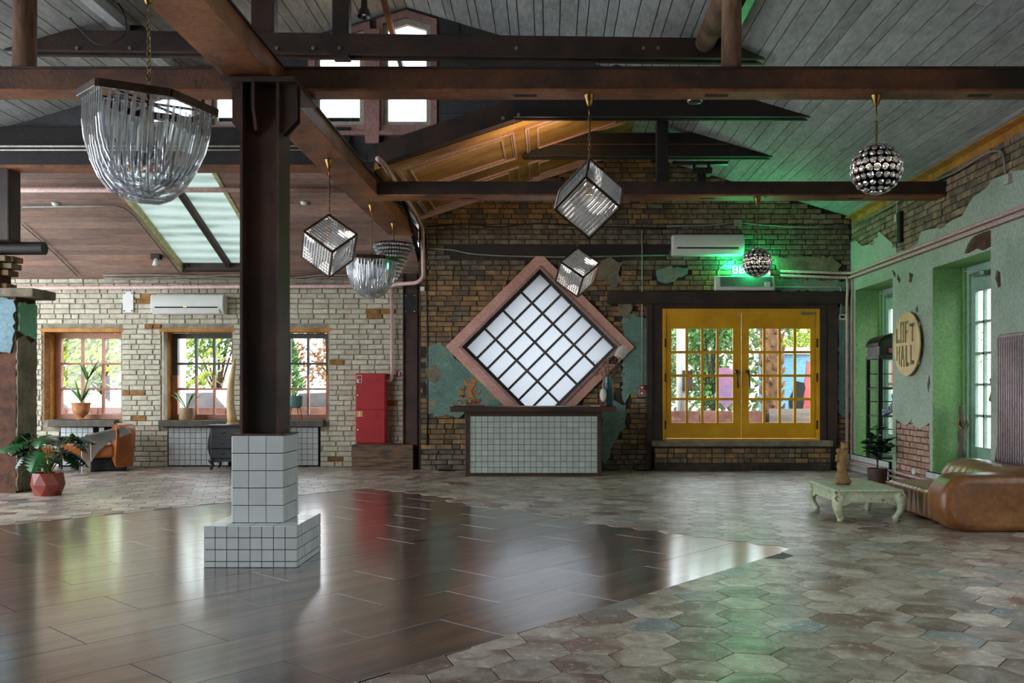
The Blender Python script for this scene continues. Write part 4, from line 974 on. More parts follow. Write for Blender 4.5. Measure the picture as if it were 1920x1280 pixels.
# ------------------------------------------------------------------ air conditioners, air curtain, exit sign
def aircon(label, x0, x1, y0, y1, Y, led):
    a, b = at(x0, y1, Y), at(x1, y0, Y); w_, h_ = b.x-a.x, b.z-a.z; o = thing('air_conditioner', label, 'air conditioner', ((a.x+b.x)/2, Y, a.z), group='wall mounted air conditioners')
    FS_ = Fr((0, 0, 0), (0, -1, 0), (0, 0, 1), (1, 0, 0))
    MB().prism([(0, 0), (.13, 0), (.19, h_*.22), (.21, h_*.45), (.20, h_*.9), (.17, h_), (0, h_)], FS_, -w_/2, w_/2).out('housing', M_['white_plastic'], o, bev=.015, seg=3, auto=40)
    MB().box(-w_*.44, -.203, h_*.30, w_*.42, -.17, h_*.40).out('air_slot', M_['black_matt'], o)
    MB().prism([(.16, h_*.04), (.172, h_*.04), (.200, h_*.24), (.188, h_*.24)], FS_, -w_*.44, w_*.44).out('louver', M_['white_plastic'], o)
    if led:
        for x in (.0, .03): MB().box(-.05+x, -.206, h_*.335, -.04+x, -.202, h_*.365).out('indicator_light', emit('indicator_amber', (1, .7, .1), 4), o)
aircon('white air conditioner with amber indicator above the middle window', 292, 427, 554, 590, YW-.02, True)
aircon('white air conditioner on brown brick, lit green underneath', 1258, 1391, 443, 481, YB-.02, False)
a, b = at(1337, 546, YB), at(1446, 520, YB); o = thing('air_curtain', 'silver grey air curtain unit directly above the yellow doors', 'air curtain', ((a.x+b.x)/2, YB-.07, a.z)); w_, h_ = b.x-a.x, b.z-a.z
FS_ = Fr((0, 0, 0), (0, -1, 0), (0, 0, 1), (1, 0, 0))
MB().prism([(0, 0), (.15, 0), (.16, .03), (.11, h_), (0, h_)], FS_, -w_/2, w_/2).out('housing', M_['white_plastic'], o, bev=.01)
M_['mesh_grey'] = pm('perforated_grey', S(128,128,126), S(96,96,96), 60, .5, metal=.4)
MB().prism([(.162, .05), (.165, .05), (.122, h_*.92), (.118, h_*.92)], FS_, -w_*.42, w_*.46).out('grille', M_['mesh_grey'], o)
MB().box(w_*.33, -.175, .04, w_*.42, -.15, .12).out('control_panel', M_['white_plastic'], o)
a, b = at(1372, 517, YB), at(1440, 497, YB); o = thing('exit_sign', 'glowing green exit sign behind the far crystal ball', 'sign', ((a.x+b.x)/2, YB-.05, a.z)); w_, h_ = b.x-a.x, b.z-a.z
MB().box(-w_/2, -.045, 0, w_/2, .02, h_).out('lamp_box', emit('exit_green', (.05, .8, .35), .55), o)
MB().box(-w_/2-.012, -.03, -.012, w_/2+.012, .021, 0).out('rim', M_['white_plastic'], o)
def text(name, body, size, mat, parent, M, ext=.002, align='CENTER'):
    cu = bpy.data.curves.new(name, 'FONT'); cu.body = body; cu.size = size; cu.extrude = ext; cu.align_x = align; cu.materials.append(mat)
    t = bpy.data.objects.new('lettering_curve', cu); COL.objects.link(t); dg = bpy.context.evaluated_depsgraph_get()
    me = bpy.data.meshes.new_from_object(t.evaluated_get(dg)); bpy.data.objects.remove(t)
    if not me.materials: me.materials.append(mat)
    t = lnk(bpy.data.objects.new(name, me)); t.parent = parent; t.matrix_local = M; return t
RX = Matrix.Rotation(pi/2, 4, 'X')
text('lettering', 'ВЫХОД', h_*.95, emit('exit_white', (.9, 1, .95), 1.4), o, Matrix.Translation((0, -.047, h_*.16)) @ RX)
for k, (dx, dy, dz, pw) in enumerate(((-.32, -.03, .17, 6), (.25, -.03, .17, 5), (0, -.2, .12, 3.5))):
    l = bpy.data.lights.new('exit_glow', 'POINT'); l.energy = pw; l.color = (.02, 1, .28); l.shadow_soft_size = .05; lo = lnk(bpy.data.objects.new('exit_glow', l)); lo.parent = o; lo.location = (dx, dy, dz)
sag('sign_cable', 'thin looping cable between air conditioner and exit sign', [at(1386, 486, YB-.03), at(1372, 488, YB-.03), at(1352, 500, YB-.03), at(1346, 512, YB-.03), at(1350, 520, YB-.03)], .006, 'conduit')

# ------------------------------------------------------------------ red fire cabinet on its wooden box, small signs
o = thing('fire_cabinet', 'tall red fire cabinet standing on a wooden box', 'fire cabinet', (at(695, 0, 14.5).x, 14.5, .40)); w_ = .49; h_ = 1.145
MB().box(-w_/2, -.02, 0, w_/2, .17, h_).out('case', M_['red'], o, bev=.006)
for z0, z1 in ((.012, h_*.478), (h_*.486, h_-.012)):
    d = MB().box(-w_/2+.012, -.032, z0, w_/2-.012, -.018, z1).out('door', M_['red'], o, bev=.004)
    MB().lathe([(.016, 0), (.016, .012), (1e-4, .014)], 10).xf(RX).xf(Matrix.Translation((-w_/2+.05, -.03, (z0+z1)/2-.06))).out('lock', M_['chrome'], d, True)
    MB().lathe([(.032, 0), (.032, .004), (.026, .004), (.026, .001)], 16).xf(RX).xf(Matrix.Translation((w_/2-.12, -.03, z1-.1))).out('viewing_port', M_['wood_dark'], d, True)
st = MB().box(-w_/2+.025, -.036, h_-.155, -w_/2+.105, -.0325, h_-.03).out('sticker', M_['white_plastic'], o)
MB().box(-w_/2+.032, -.0375, h_-.10, -w_/2+.098, -.036, h_-.038).out('sticker_print', M_['red'], st); MB().box(-w_/2+.06, -.0375, h_-.145, -w_/2+.095, -.036, h_-.108).out('sticker_print', M_['black_matt'], st)
st = MB().box(-w_/2+.025, -.036, h_*.478-.11, -w_/2+.115, -.0325, h_*.478-.02).out('sticker', M_['white_plastic'], o)
M_['orange'] = pm('orange_print', S(232,140,30), S(226,130,24), 4, .5)
MB().box(-w_/2+.031, -.0375, h_*.478-.104, -w_/2+.109, -.036, h_*.478-.026).out('sticker_print', M_['orange'], st); MB().box(-w_/2+.06, -.039, h_*.478-.10, -w_/2+.08, -.0375, h_*.478-.03).out('sticker_print', M_['white_plastic'], st)
M_['box_wood'] = pm('boxwood_scorched', S(112,80,50), S(52,42,34), 3.2, .6, stretch=(1, 1, 7), lo=.44, hi=.62, bump=.3)
o = thing('wooden_box', 'dark scorched timber box under the red fire cabinet', 'box', (0, 0, 0))
bp = [(-3.14, 14.05), (-2.16, 14.05), (-2.16, 14.24), (-2.38, 14.24), (-2.38, 14.66), (-3.14, 14.66)]
MB().prism(bp, XY, .0, .40).out('carcass', M_['box_wood'], o, bev=.006)
for k in range(3): MB().box(-3.13, 14.042, .012+.127*k, -2.17, 14.05, .133+.127*k).out('plank', M_['box_wood'], o)
o, w_, h_ = wall_box('fire_sign', 'small red square extinguisher sign beside the corner post', 'sign', 743, 695, 753, 706, YW-.02, .004, 'red'); MB().box(-w_*.12, -.006, h_*.15, w_*.12, -.004, h_*.85).out('pictogram', M_['white_plastic'], o)
o, w_, h_ = wall_box('alarm_call_point', 'dark red fire alarm call point on teal plaster', 'fire alarm', 1199, 722, 1208, 731, YB-.026, .05, 'red'); MB().lathe([(.02, 0), (.02, .01), (1e-4, .012)], 12).xf(RX).xf(Matrix.Translation((0, -.05, h_*.5))).out('button', M_['white_plastic'], o, True)
o, w_, h_ = wall_box('alarm_sign', 'white and red alarm pictogram sign under the call point', 'sign', 1198, 731, 1209, 743, YB-.026, .006, 'white_plastic'); MB().box(-w_*.42, -.008, h_*.08, w_*.42, -.006, h_*.92).out('print', M_['red'], o); MB().lathe([(.025, 0), (.025, .003), (1e-4, .003)], 14).xf(RX).xf(Matrix.Translation((0, -.008, h_*.5))).out('pictogram', M_['white_plastic'], o, True)

# ------------------------------------------------------------------ bar and what stands on it
YBAR = 13.04
bar = thing('bar_counter', 'bar counter faced with small grey tiles and a dark timber top', 'bar', (-.235, YBAR, 0)); bw = 2.01; bt = 1.03
M_['bar_wood'] = pm('bar_timber_dark', S(74,48,34), S(48,32,26), 3, .4, stretch=(.4, 1, 1), bump=.15)
MB().box(-bw/2+.01, .03, 0.0, bw/2-.01, .62, bt-.08).out('carcass', M_['grout_dark'], bar)
MB().box(-1.22, -.10, bt-.078, 1.22, .68, bt).out('countertop', M_['bar_wood'], bar, bev=.008)
fr_ = MB(); 
MB().box(-bw/2, 0, 0, -bw/2+.062, .64, bt-.078).out('frame_board', M_['bar_wood'], bar, bev=.004); MB().box(bw/2-.062, 0, 0, bw/2, .64, bt-.078).out('frame_board', M_['bar_wood'], bar, bev=.004)
MB().box(-bw/2+.062, 0, bt-.14, bw/2-.062, .04, bt-.078).out('frame_board', M_['bar_wood'], bar, bev=.004); MB().box(-bw/2+.062, 0, 0, bw/2-.062, .04, .045).out('frame_board', M_['bar_wood'], bar, bev=.004)
tw = (bw-.124)/21; tiles(bar, Fr((-bw/2+.062, .03, 0), (1,0,0), (0,0,1), (0,-1,0)), 0, .047, 21, 10, tw, gap=.004, th=.012, mk='tile_bar', sv=[(bt-.142-.047)/10]*10)
o = thing('bottle_rack', 'curvy honey coloured wooden bottle rack on the bar', 'bottle rack', (at(883, 0, 13.25).x, 13.25, bt))
def ribbon(pts, hw, th_=.012):
    mb = MB(); n = len(pts); L = []
    for i, p in enumerate(pts):
        a, b = Vector(pts[max(i-1, 0)]), Vector(pts[min(i+1, n-1)]); d = (b-a).normalized(); nn = Vector((-d.y, d.x))*th_; p = Vector(p); L.append((p+nn, p-nn))
    rows = [[(q[0].x, -hw, q[0].y), (q[0].x, hw, q[0].y), (q[1].x, hw, q[1].y), (q[1].x, -hw, q[1].y), (q[0].x, -hw, q[0].y)] for q in L]
    mb.sheet(rows); m = len(L)-1; b0 = 0
    mb.f.append((0, 1, 2, 3)); mb.f.append(tuple(m*5+k for k in (3, 2, 1, 0))); return mb
ribbon([(.02+.035*sin(t*.9), t*.043) for t in range(11)], .10, .03).out('spine', M_['wood_honey'], o, smooth=True, auto=40)
for k, (x, z, rad, a0, a1_) in enumerate(((-.03, .385, .06, 20, -190), (-.05, .285, .055, 10, -200), (.09, .235, .045, 190, 380), (-.06, .175, .05, 10, -200), (.08, .10, .05, 190, 380), (-.02, .08, .05, 10, -200), (-.13, .245, .032, 10, -200), (-.13, .16, .03, 10, -200))):
    ribbon([(x+rad*cos(radians(a0+(a1_-a0)*t/12)), z+rad*sin(radians(a0+(a1_-a0)*t/12))) for t in range(13)], .09, .015).out('bottle_cradle', M_['wood_honey'], o, smooth=True, auto=40)
M_['copper'] = pm('copper', S(196,120,92), S(170,96,72), 10, .3, metal=.9)
o = thing('letter_sign', 'small copper letters LOFT HALL standing on the bar', 'sign', (at(880, 0, 13.06).x, 13.06, bt))
MB().box(-.225, -.02, 0, .225, .02, .012).out('base', M_['bar_wood'], o); text('lettering', 'LOFT HALL', .118, M_['copper'], o, Matrix.Translation((0, 0, .014)) @ RX @ Matrix.Diagonal((.78, 1, 1, 1)), .008)
o = thing('glass_vase', 'tall dark teal glass cylinder vase at the end of the bar', 'vase', (at(1141, 0, 13.2).x, 13.2, bt))
t = NT('teal_glass'); M_['teal_glass'] = t.bsdf((.01, .07, .085), .06, 0, .5)
MB().lathe([(1e-4, .0), (.062, 0), (.066, .01), (.068, .44), (.062, .44), (.06, .02), (1e-4, .02)], 28).out('vessel', M_['teal_glass'], o, True, auto=50)
M_['dried'] = pm('dried_stem', S(128,98,72), S(92,68,50), 20, .8); M_['dried_dark'] = pm('dried_flower_dark', S(84,58,44), S(56,38,30), 20, .8, bump=.6); M_['dried_white'] = pm('dried_white', S(226,222,212), S(204,198,186), 30, .8, bump=.6)
bq = thing('dried_bouquet', 'bouquet of dried brown stems and a white fan in the teal vase', 'bouquet', (at(1141, 0, 13.2).x, 13.2, bt+.03)); rr = random.Random(4); mb = MB(); tips = MB()
for k in range(46):
    a = rr.uniform(0, 2*pi); sp = rr.uniform(.05, .26); h_ = rr.uniform(.50, .74)-sp*.35; e = Vector((cos(a)*sp+.02, sin(a)*sp*.7, h_))
    mb.tube([(cos(a)*.03, sin(a)*.03, .05), (cos(a)*.045+e.x*.15, sin(a)*.045, .40), e*.8+Vector((0, 0, .11)), e], .0022, 4)
    for j in range(5): q = e+Vector((rr.uniform(-.04, .04), rr.uniform(-.03, .03), rr.uniform(-.07, .03))); tips.ball(q, rr.uniform(.005, .011), 5, 3)
mb.out('stem_bundle', M_['dried'], bq); tips.out('seed_head_cluster', M_['dried'], bq)
for k, (x, z, r_) in enumerate(((.06, .66, .06), (.10, .64, .045), (.03, .63, .035))):
    mb = MB()
    for j in range(26):
        d = Vector((rr.gauss(0, 1), rr.gauss(0, 1), rr.gauss(0, 1))).normalized(); mb.ball(Vector((x, 0, z))+d*r_*.7, r_*.42, 6, 4)
    mb.out('flower_head', M_['dried_dark'], bq)
mb = MB()
for k in range(15):
    t_ = k/14; c = Vector((.13+.11*t_, .01, .66+.20*t_)); r_ = .085*sqrt(max(.03, 1-(2*t_-1.05)**2*.9)); mb.lathe([(r_*.96, -.006), (r_, 0), (r_*.96, .006)], 16, (0, 0, 0), 1, .3).xf(Matrix.Translation(c) @ Matrix.Rotation(radians(28), 4, 'Y'), len(mb.v)-48)
mb.out('white_fan', M_['dried_white'], bq, True); MB().tube([(.03, 0, .3), (.08, 0, .52), (.14, .01, .68)], .004, 6).out('fan_stalk', M_['dried'], bq)
hb = thing('bird_figurine', 'white wooden wading bird figurine beside the teal vase', 'figurine', (at(1131, 0, 13.1).x, 13.1, bt))
mb = MB().ball((0, 0, .17), .05, 14, 10, 1, .8, 2.0); mb.out('body', M_['dried_white'], hb, True)
MB().tube([(.005, 0, .25), (-.008, 0, .33), (.008, 0, .38), (.0, 0, .42)], [.016, .010, .009, .012], 8).out('neck', M_['wood_honey'], hb, True); MB().ball((-.004, 0, .425), .018, 10, 6, 1.2, .8, 1).out('head', M_['wood_honey'], hb, True)
MB().tube([(-.01, 0, .425), (-.05, 0, .415), (-.12, 0, .412)], [.008, .005, .001], 6).out('beak', M_['wood_pale'], hb, True)
for x in (-.035, .035): MB().tube([(x*.7, 0, .10), (x, 0, .02)], .006, 6).out('leg', M_['wood_honey'], hb, True); MB().ball((x, 0, .018), .018, 10, 6).out('foot', M_['red'], hb, True)
tag(MB().box(.62, 13.15, bt, .78, 13.35, bt+.01).out('paper_sheet', M_['white_plastic']), 'white paper sheet lying on the bar by the bird', 'paper')

# ------------------------------------------------------------------ things by the white wall
ch = thing('chest_of_drawers', 'black lacquered curved chest of drawers behind the tiled plinth', 'chest', (-5.02, 14.38, 0)); cw = .92
M_['black_worn'] = pm('lacquer_worn', S(20,19,20), S(14,13,14), 6, .3, c3=S(92,86,78), sc3=12, lo3=.66, hi3=.74)
prof = [(.0, .16), (.012, .22), (.035, .34), (.03, .46), (.012, .58), (.0, .68)]
rows = []
for bul, z in prof: rows.append([(-cw/2+.05-bul, -.19-bul, z), (cw/2-.05+bul, -.19-bul, z), (cw/2-.05+bul, .2, z), (-cw/2+.05-bul, .2, z), (-cw/2+.05-bul, -.19-bul, z)])
mb = MB().sheet(rows); mb.f.append((0, 1, 2, 3)); n_ = (len(prof)-1)*5; mb.f.append((n_, n_+1, n_+2, n_+3)); mb.out('carcass', M_['black_worn'], ch, smooth=True, auto=35)
MB().box(-cw/2, -.24, .68, cw/2, .2, .715).out('top', M_['black_worn'], ch, bev=.012)
FC = Fr((0, -.2, 0), (1,0,0), (0,0,1), (0,-1,0))
for k, (z0, z1, bul) in enumerate(((.18, .325, .03), (.34, .49, .034), (.505, .665, .012))):
    d = MB().box(-cw/2+.07, -.206-bul, z0, cw/2-.07, -.17, z1).out('drawer', M_['black_worn'], ch, bev=.008)
    for x in (-.22, .22): MB().tube([(x-.05, -.21-bul, (z0+z1)/2+.012), (x-.03, -.235-bul, (z0+z1)/2-.01), (x+.03, -.235-bul, (z0+z1)/2-.01), (x+.05, -.21-bul, (z0+z1)/2+.012)], .006, 6).out('handle', M_['steel_dull'], d, True)
MB().prism([(-cw/2+.06, .17), (-cw/2+.1, .11), (-.1, .13), (0, .09), (.1, .13), (cw/2-.1, .11), (cw/2-.06, .17)], XZ, .17, .20).out('apron', M_['black_worn'], ch)
for sx in (-1, 1):
    for y in (-.17, .16): MB().tube([(sx*(cw/2-.09), y, .19), (sx*(cw/2-.05), y-.01, .13), (sx*(cw/2-.08), y, .06), (sx*(cw/2-.055), y-.015, .015), (sx*(cw/2-.05), y-.02, 0)], [.05, .042, .024, .026, .03], 10).out('leg', M_['black_worn'], ch, True)
tk = thing('driftwood_horn', 'tall pale tapering driftwood horn standing on the black chest', 'sculpture', (at(433, 0, 14.4).x, 14.4, .715))
MB().tube([(.03, 0, 0), (.015, 0, .12), (-.01, 0, .35), (-.005, 0, .6), (.02, 0, .8), (.045, 0, .95), (.06, 0, 1.07)], [.085, .075, .062, .055, .045, .034, .018], 12).out('shaft', M_['wood_pale'], tk, True); MB().lathe([(.1, 0), (.1, .02), (.085, .03)], 16, (.03, 0, 0)).out('foot', M_['wood_pale'], tk)
def strap_leaf(mb, base, yaw, L, droop, wd_, lift=1.0, n=7):
    d = Vector((cos(yaw), sin(yaw), 0)); s_ = Vector((-sin(yaw), cos(yaw), 0)); rows = []
    for i in range(n+1):
        t_ = i/n; p = Vector(base)+d*(L*t_*(1-.15*t_))*(.35+.65*droop)+Vector((0, 0, L*lift*(t_-droop*t_*t_))); w_ = wd_*sin(pi*(.12+.88*t_))**.8*(1-.3*t_)
        if i == n: w_ = .001
        rows.append([p-s_*w_+Vector((0, 0, w_*.3)), p, p+s_*w_+Vector((0, 0, w_*.3))])
    return mb.sheet(rows)
urn = thing('terracotta_urn', 'pale terracotta urn on the sill of the salmon window', 'urn', (at(152, 0, 14.78).x, 14.78, WZ0))
MB().lathe([(1e-4, .0), (.07, 0), (.075, .015), (.045, .03), (.05, .05), (.11, .10), (.14, .19), (.135, .24), (.155, .275), (.15, .285), (.125, .25), (1e-4, .24)], 28).out('vessel', M_['terracotta_pale'], urn, True, auto=50); MB().lathe([(1e-4, .245), (.12, .245)], 20).out('soil', M_['soil'], urn)
plant = thing('dracaena', 'spiky green plant growing in the terracotta urn', 'plant', (at(152, 0, 14.78).x, 14.78, WZ0+.24)); rr = random.Random(12)
MB().tube([(.0, 0, 0), (.02, 0, .12), (.07, 0, .28), (.11, 0, .42)], [.016, .014, .012, .01], 8).out('stem', M_['stem'], plant, True)
for k in range(26):
    hi = k % 2; b = (.11, 0, .42) if hi else (.0, 0, .05); yaw = rr.uniform(0, 2*pi)
    strap_leaf(MB(), b, yaw, rr.uniform(.3, .5), rr.uniform(.2, .7), rr.uniform(.02, .032)).out('leaf', M_['leaf_bright' if k % 3 else 'leaf'], plant, True)
pt = thing('planter', 'plain beige cylinder planter on the sill of the middle window', 'planter', (at(350, 0, 14.78).x, 14.78, WZ0)); M_['beige'] = pm('glaze_beige', S(176,150,116), S(150,124,92), 6, .45)
MB().lathe([(1e-4, 0), (.115, 0), (.12, .01), (.12, .2), (.108, .2), (.105, .17), (1e-4, .17)], 26).out('vessel', M_['beige'], pt, True, auto=50); MB().lathe([(1e-4, .172), (.105, .172)], 20).out('soil', M_['soil'], pt)
plant = thing('arching_plant', 'thin arching green plant in the beige planter', 'plant', (at(350, 0, 14.78).x, 14.78, WZ0+.172))
for k in range(12): strap_leaf(MB(), (0, 0, 0), rr.uniform(0, 2*pi) if k > 3 else (pi if k % 2 else .1), rr.uniform(.45, .68), rr.uniform(.45, .75), .013, 1.1).out('leaf', M_['leaf_bright'], plant, True)
sg = thing('planter_stool', 'small teal pot on splayed wooden legs behind the steel post', 'planter', (at(552, 0, 14.72).x, 14.72, WZ0)); M_['teal_matt'] = pm('teal_matt', S(110,146,142), S(94,130,126), 4, .6)
MB().lathe([(1e-4, .2), (.10, .2), (.135, .24), (.14, .40), (.125, .40), (.12, .26), (1e-4, .25)], 24).out('pot', M_['teal_matt'], sg, True, auto=50)
for sx in (-1, 1):
    for sy in (-1, 1): MB().tube([(sx*.07, sy*.07, .21), (sx*.105, sy*.105, 0)], [.013, .009], 8).out('leg', M_['wood_honey'], sg, True)
for k in range(6): strap_leaf(MB(), (0, 0, .26), k*1.05, .26, .3, .02).out('leaf', M_['leaf'], sg, True)

def armchair(label, loc, rz):
    c = thing('armchair', label, 'armchair', loc, rz, 'tan leather armchairs with chrome arms')     # faces local -x
    MB().box(-.44, -.30, .20, .22, .30, .40).out('seat', M_['leather'], c, smooth=True, bev=.06, seg=5)
    rows = []
    for i in range(9):
        a = radians(-62+124*i/8); co, si = cos(a), sin(a)
        rows.append([(.05+co*r0*.95*k_ if False else .04+co*r0, si*r0*.92, z) for (r0, z) in ((.40, .06), (.42, .30), (.44, .55), (.43, .66), (.37, .69), (.30, .64), (.27, .40), (.27, .22))])
    mb = MB().sheet(rows); mb.f.append(tuple(range(8))); mb.f.append(tuple(8*8+k for k in range(7, -1, -1))); mb.out('backrest', M_['leather'], c, smooth=True, sub=1)
    for sy in (-1, 1):
        y = sy*.325
        MB().box(-.18, y-.008, 0, -.07, y+.008, .50).out('front_leg', M_['chrome'], c, bev=.003)
        MB().prism([(-.18, .40), (-.18, .51), (.36, .64), (.42, .56), (.16, .44), (.02, .30), (-.06, .16), (-.07, .16), (-.07, .40)], Fr((0, y, 0), (1,0,0), (0,0,1), (0,-1,0)), -.007, .007).out('arm_band', M_['chrome'], c, bev=.002)
    MB().box(-.1, -.2, .0, .36, .2, .20).out('base', M_['black_matt'], c, bev=.03)
    return c
armchair('tan leather armchair with chrome arms under the first window', (at(188, 0, 14.05).x, 13.98, 0), radians(24)).scale = (1.15, 1.15, 1.08)
armchair('tan leather armchair half hidden by the left pillar', (at(52, 0, 13.6).x, 13.55, 0), radians(205))
o = thing('side_table', 'low dark drum side table between the two armchairs', 'side table', (at(104, 0, 14.2).x, 14.35, 0))
MB().lathe([(.19, .17), (.2, .18), (.2, .50), (.19, .515), (1e-4, .515)], 28).out('drum', M_['black'], o, True, auto=40)
for k in range(4): a = k*pi/2+.6; MB().tube([(cos(a)*.12, sin(a)*.12, .18), (cos(a)*.19, sin(a)*.19, 0)], [.016, .011], 8).out('leg', M_['black'], o, True)

# ------------------------------------------------------------------ potted plants
def monstera_leaf(L):
    mb = MB(); n = 14; left, right = [], []
    for i in range(n+1):
        t_ = i/n; w_ = .48*L*sin(pi*min(1, t_*.93+.07))**.75; notch = .32 if i % 2 and 1 < i < n-1 else 1.0
        for side, arr in ((-1, left), (1, right)): arr.append((side*w_*notch, L*t_-.08*L+(.05*L if notch < 1 else 0), -.28*L*t_*t_-.25*abs(w_*notch)**1.4))
    mid = [(0, L*i/n, -.28*L*(i/n)**2) for i in range(n+1)]
    for arr in (left, right):
        b = len(mb.v); mb.v += mid+arr
        for i in range(n): mb.f.append((b+i, b+i+1, b+n+1+i+1, b+n+1+i))
    return mb
pp = at(90, 923, 10.72); o = thing('faceted_pot', 'faceted red brown pot on the floor beside the left pillar', 'pot', (pp.x, 10.72, 0))
mb = MB(); n = 8; rings = [(.15, 0, 0), (.188, .135, .5), (.172, .275, 0)]
for r_, z, s_ in rings:
    for k in range(n): a = 2*pi*(k+s_)/n; mb.v.append((r_*cos(a), r_*sin(a), z))
for k in range(n):
    k2 = (k+1) % n; mb.f += [(k, k2, n+k), (k2, n+k2, n+k), (n+k, n+k2, 2*n+k2), (n+k, 2*n+k2, 2*n+k)]
mb.f.append(tuple(range(n))[::-1]); b = len(mb.v)
for k in range(n): a = 2*pi*k/n; mb.v.append((.155*cos(a), .155*sin(a), .275))
for k in range(n): a = 2*pi*k/n; mb.v.append((.150*cos(a), .150*sin(a), .24))
for k in range(n): k2 = (k+1) % n; mb.f += [(2*n+k, 2*n+k2, b+k2, b+k), (b+k, b+k2, b+n+k2, b+n+k)]
mb.out('vessel', M_['terracotta'], o); MB().lathe([(1e-4, .24), (.150, .24)], 8).out('soil', M_['soil'], o)
pm_ = thing('monstera', 'split leaved monstera growing in the faceted pot', 'plant', (pp.x, 10.72, .24)); rr = random.Random(21)
for k in range(28):
    a = rr.uniform(0, 2*pi) if k > 5 else (pi, pi*1.25, .1, .4, 5.4, 3.6)[k]; rad = rr.uniform(.12, .30); h_ = rr.uniform(.22, .50) if k not in (0, 1) else (.18, .28)[k]
    e = Vector((cos(a)*rad, sin(a)*rad*.8, h_)); e.y = -abs(e.y) if e.x < -.1 else e.y; MB().tube([(rr.uniform(-.03, .03), rr.uniform(-.03, .03), 0), e*.5+Vector((0, 0, h_*.22)), e], [.008, .006, .005], 6).out('petiole', M_['stem'], pm_, True)
    L = rr.uniform(.20, .31); Mx = Matrix.Translation(e) @ Matrix.Rotation(a-pi/2, 4, 'Z') @ Matrix.Rotation(radians(rr.uniform(-45, 5)), 4, 'X') @ Matrix.Rotation(radians(rr.uniform(-25, 25)), 4, 'Y')
    inst(monstera_leaf(L).mesh('leaf', M_['leaf_dark' if k % 3 else 'leaf'], True), 'leaf', Mx, pm_)
def oval_leaf(L, w_):
    mb = MB(); rows = []
    for i in range(8):
        t_ = i/7; ww = w_*sin(pi*t_)**.7 if 0 < i < 7 else .001; rows.append([(-ww, L*t_, .12*ww-.15*L*t_*t_), (0, L*t_, -.15*L*t_*t_-.15*ww), (ww, L*t_, .12*ww-.15*L*t_*t_)])
    return mb.sheet(rows)
qx = 4.50; qy = 12.15
o = thing('round_pot', 'plain dark brown pot by the white tiled skirting', 'pot', (qx, qy, 0)); M_['pot_brown'] = pm('pot_dark_brown', S(92,66,52), S(70,50,40), 6, .55)
MB().lathe([(1e-4, 0), (.115, 0), (.12, .01), (.135, .20), (.124, .20), (.12, .17), (1e-4, .17)], 28).out('vessel', M_['pot_brown'], o, True, auto=50); MB().lathe([(1e-4, .172), (.118, .172)], 20).out('soil', M_['soil'], o)
rp = thing('rubber_plant', 'glossy dark rubber plant in the brown pot', 'plant', (qx, qy, .17)); ol = oval_leaf(.17, .042).mesh('leaf', M_['leaf_dark'], True); ol2 = oval_leaf(.15, .04).mesh('leaf', M_['leaf_dark'], True)
MB().tube([(0, 0, 0), (.01, 0, .3), (-.01, .01, .62)], [.012, .01, .006], 8).out('stem', M_['bark'], rp, True); MB().tube([(0, 0, .12), (-.06, -.03, .3), (-.11, -.04, .45)], [.008, .007, .005], 6).out('stem', M_['bark'], rp, True); MB().tube([(0, 0, .12), (.07, -.02, .3), (.12, -.04, .42)], [.008, .007, .005], 6).out('stem', M_['bark'], rp, True)
for k in range(66):
    a = k*2.4; b = k % 3; t_ = .12+.88*(k/66); base = (Vector((0, 0, .08+.54*t_)), Vector((-.06-.05*t_, -.03, .2+.25*t_)), Vector((.07+.05*t_, -.02, .2+.22*t_)))[b]
    inst((ol, ol2)[k % 2], 'leaf', Matrix.Translation(base) @ Matrix.Rotation(a, 4, 'Z') @ Matrix.Rotation(radians(rr.uniform(-15, 45)), 4, 'X') @ Matrix.Rotation(radians(rr.uniform(-30, 30)), 4, 'Y'), rp)
# ------------------------------------------------------------------ things along the green wall
tb = thing('opium_table', 'low distressed mint coffee table with curved legs', 'coffee table', (3.095, 8.98, 0)); tw_, td_, tz = .66, .88, .312; PMn = M_['paint_mint']
MB().box(-tw_/2, -td_/2, tz-.022, tw_/2, td_/2, tz).out('top', PMn, tb, bev=.008); MB().box(-tw_/2+.018, -td_/2+.018, tz-.045, tw_/2-.018, td_/2-.018, tz-.022).out('top_moulding', PMn, tb, bev=.008)
def apron(L): 
    h = L/2; return [(-h, -.045), (-h, -.16), (-h+.07, -.15), (-h+.10, -.135), (-h+.11, -.125), (h-.11, -.125), (h-.10, -.135), (h-.07, -.15), (h, -.16), (h, -.045)]
for s_ in (-1, 1):
    MB().prism(apron(tw_-.09), Fr((0, s_*(td_/2-.03), tz), (1,0,0), (0,0,1), (0,-1,0)), -.012, .012).out('apron', PMn, tb, bev=.003)
    MB().prism(apron(td_-.09), Fr((s_*(tw_/2-.03), 0, tz), (0,1,0), (0,0,1), (1,0,0)), -.012, .012).out('apron', PMn, tb, bev=.003)
for sx in (-1, 1):
    for sy in (-1, 1):
        cx_, cy_ = sx*(tw_/2-.045), sy*(td_/2-.045)
        pts = [(0, tz-.045), (.022, tz-.10), (.030, tz-.15), (.018, .10), (-.005, .055), (-.018, .035), (-.012, .018), (-.002, .0)]; rad = [.058, .056, .048, .036, .03, .034, .03, .022]
        MB().tube([(cx_+sx*a, cy_+sy*a, z) for a, z in pts], rad, 8, ang=pi/8).out('leg', PMn, tb, True)
stt = thing('carved_statue', 'carved wooden animal statue standing on the mint table', 'statue', (2.98, 9.02, tz)); mb = MB()
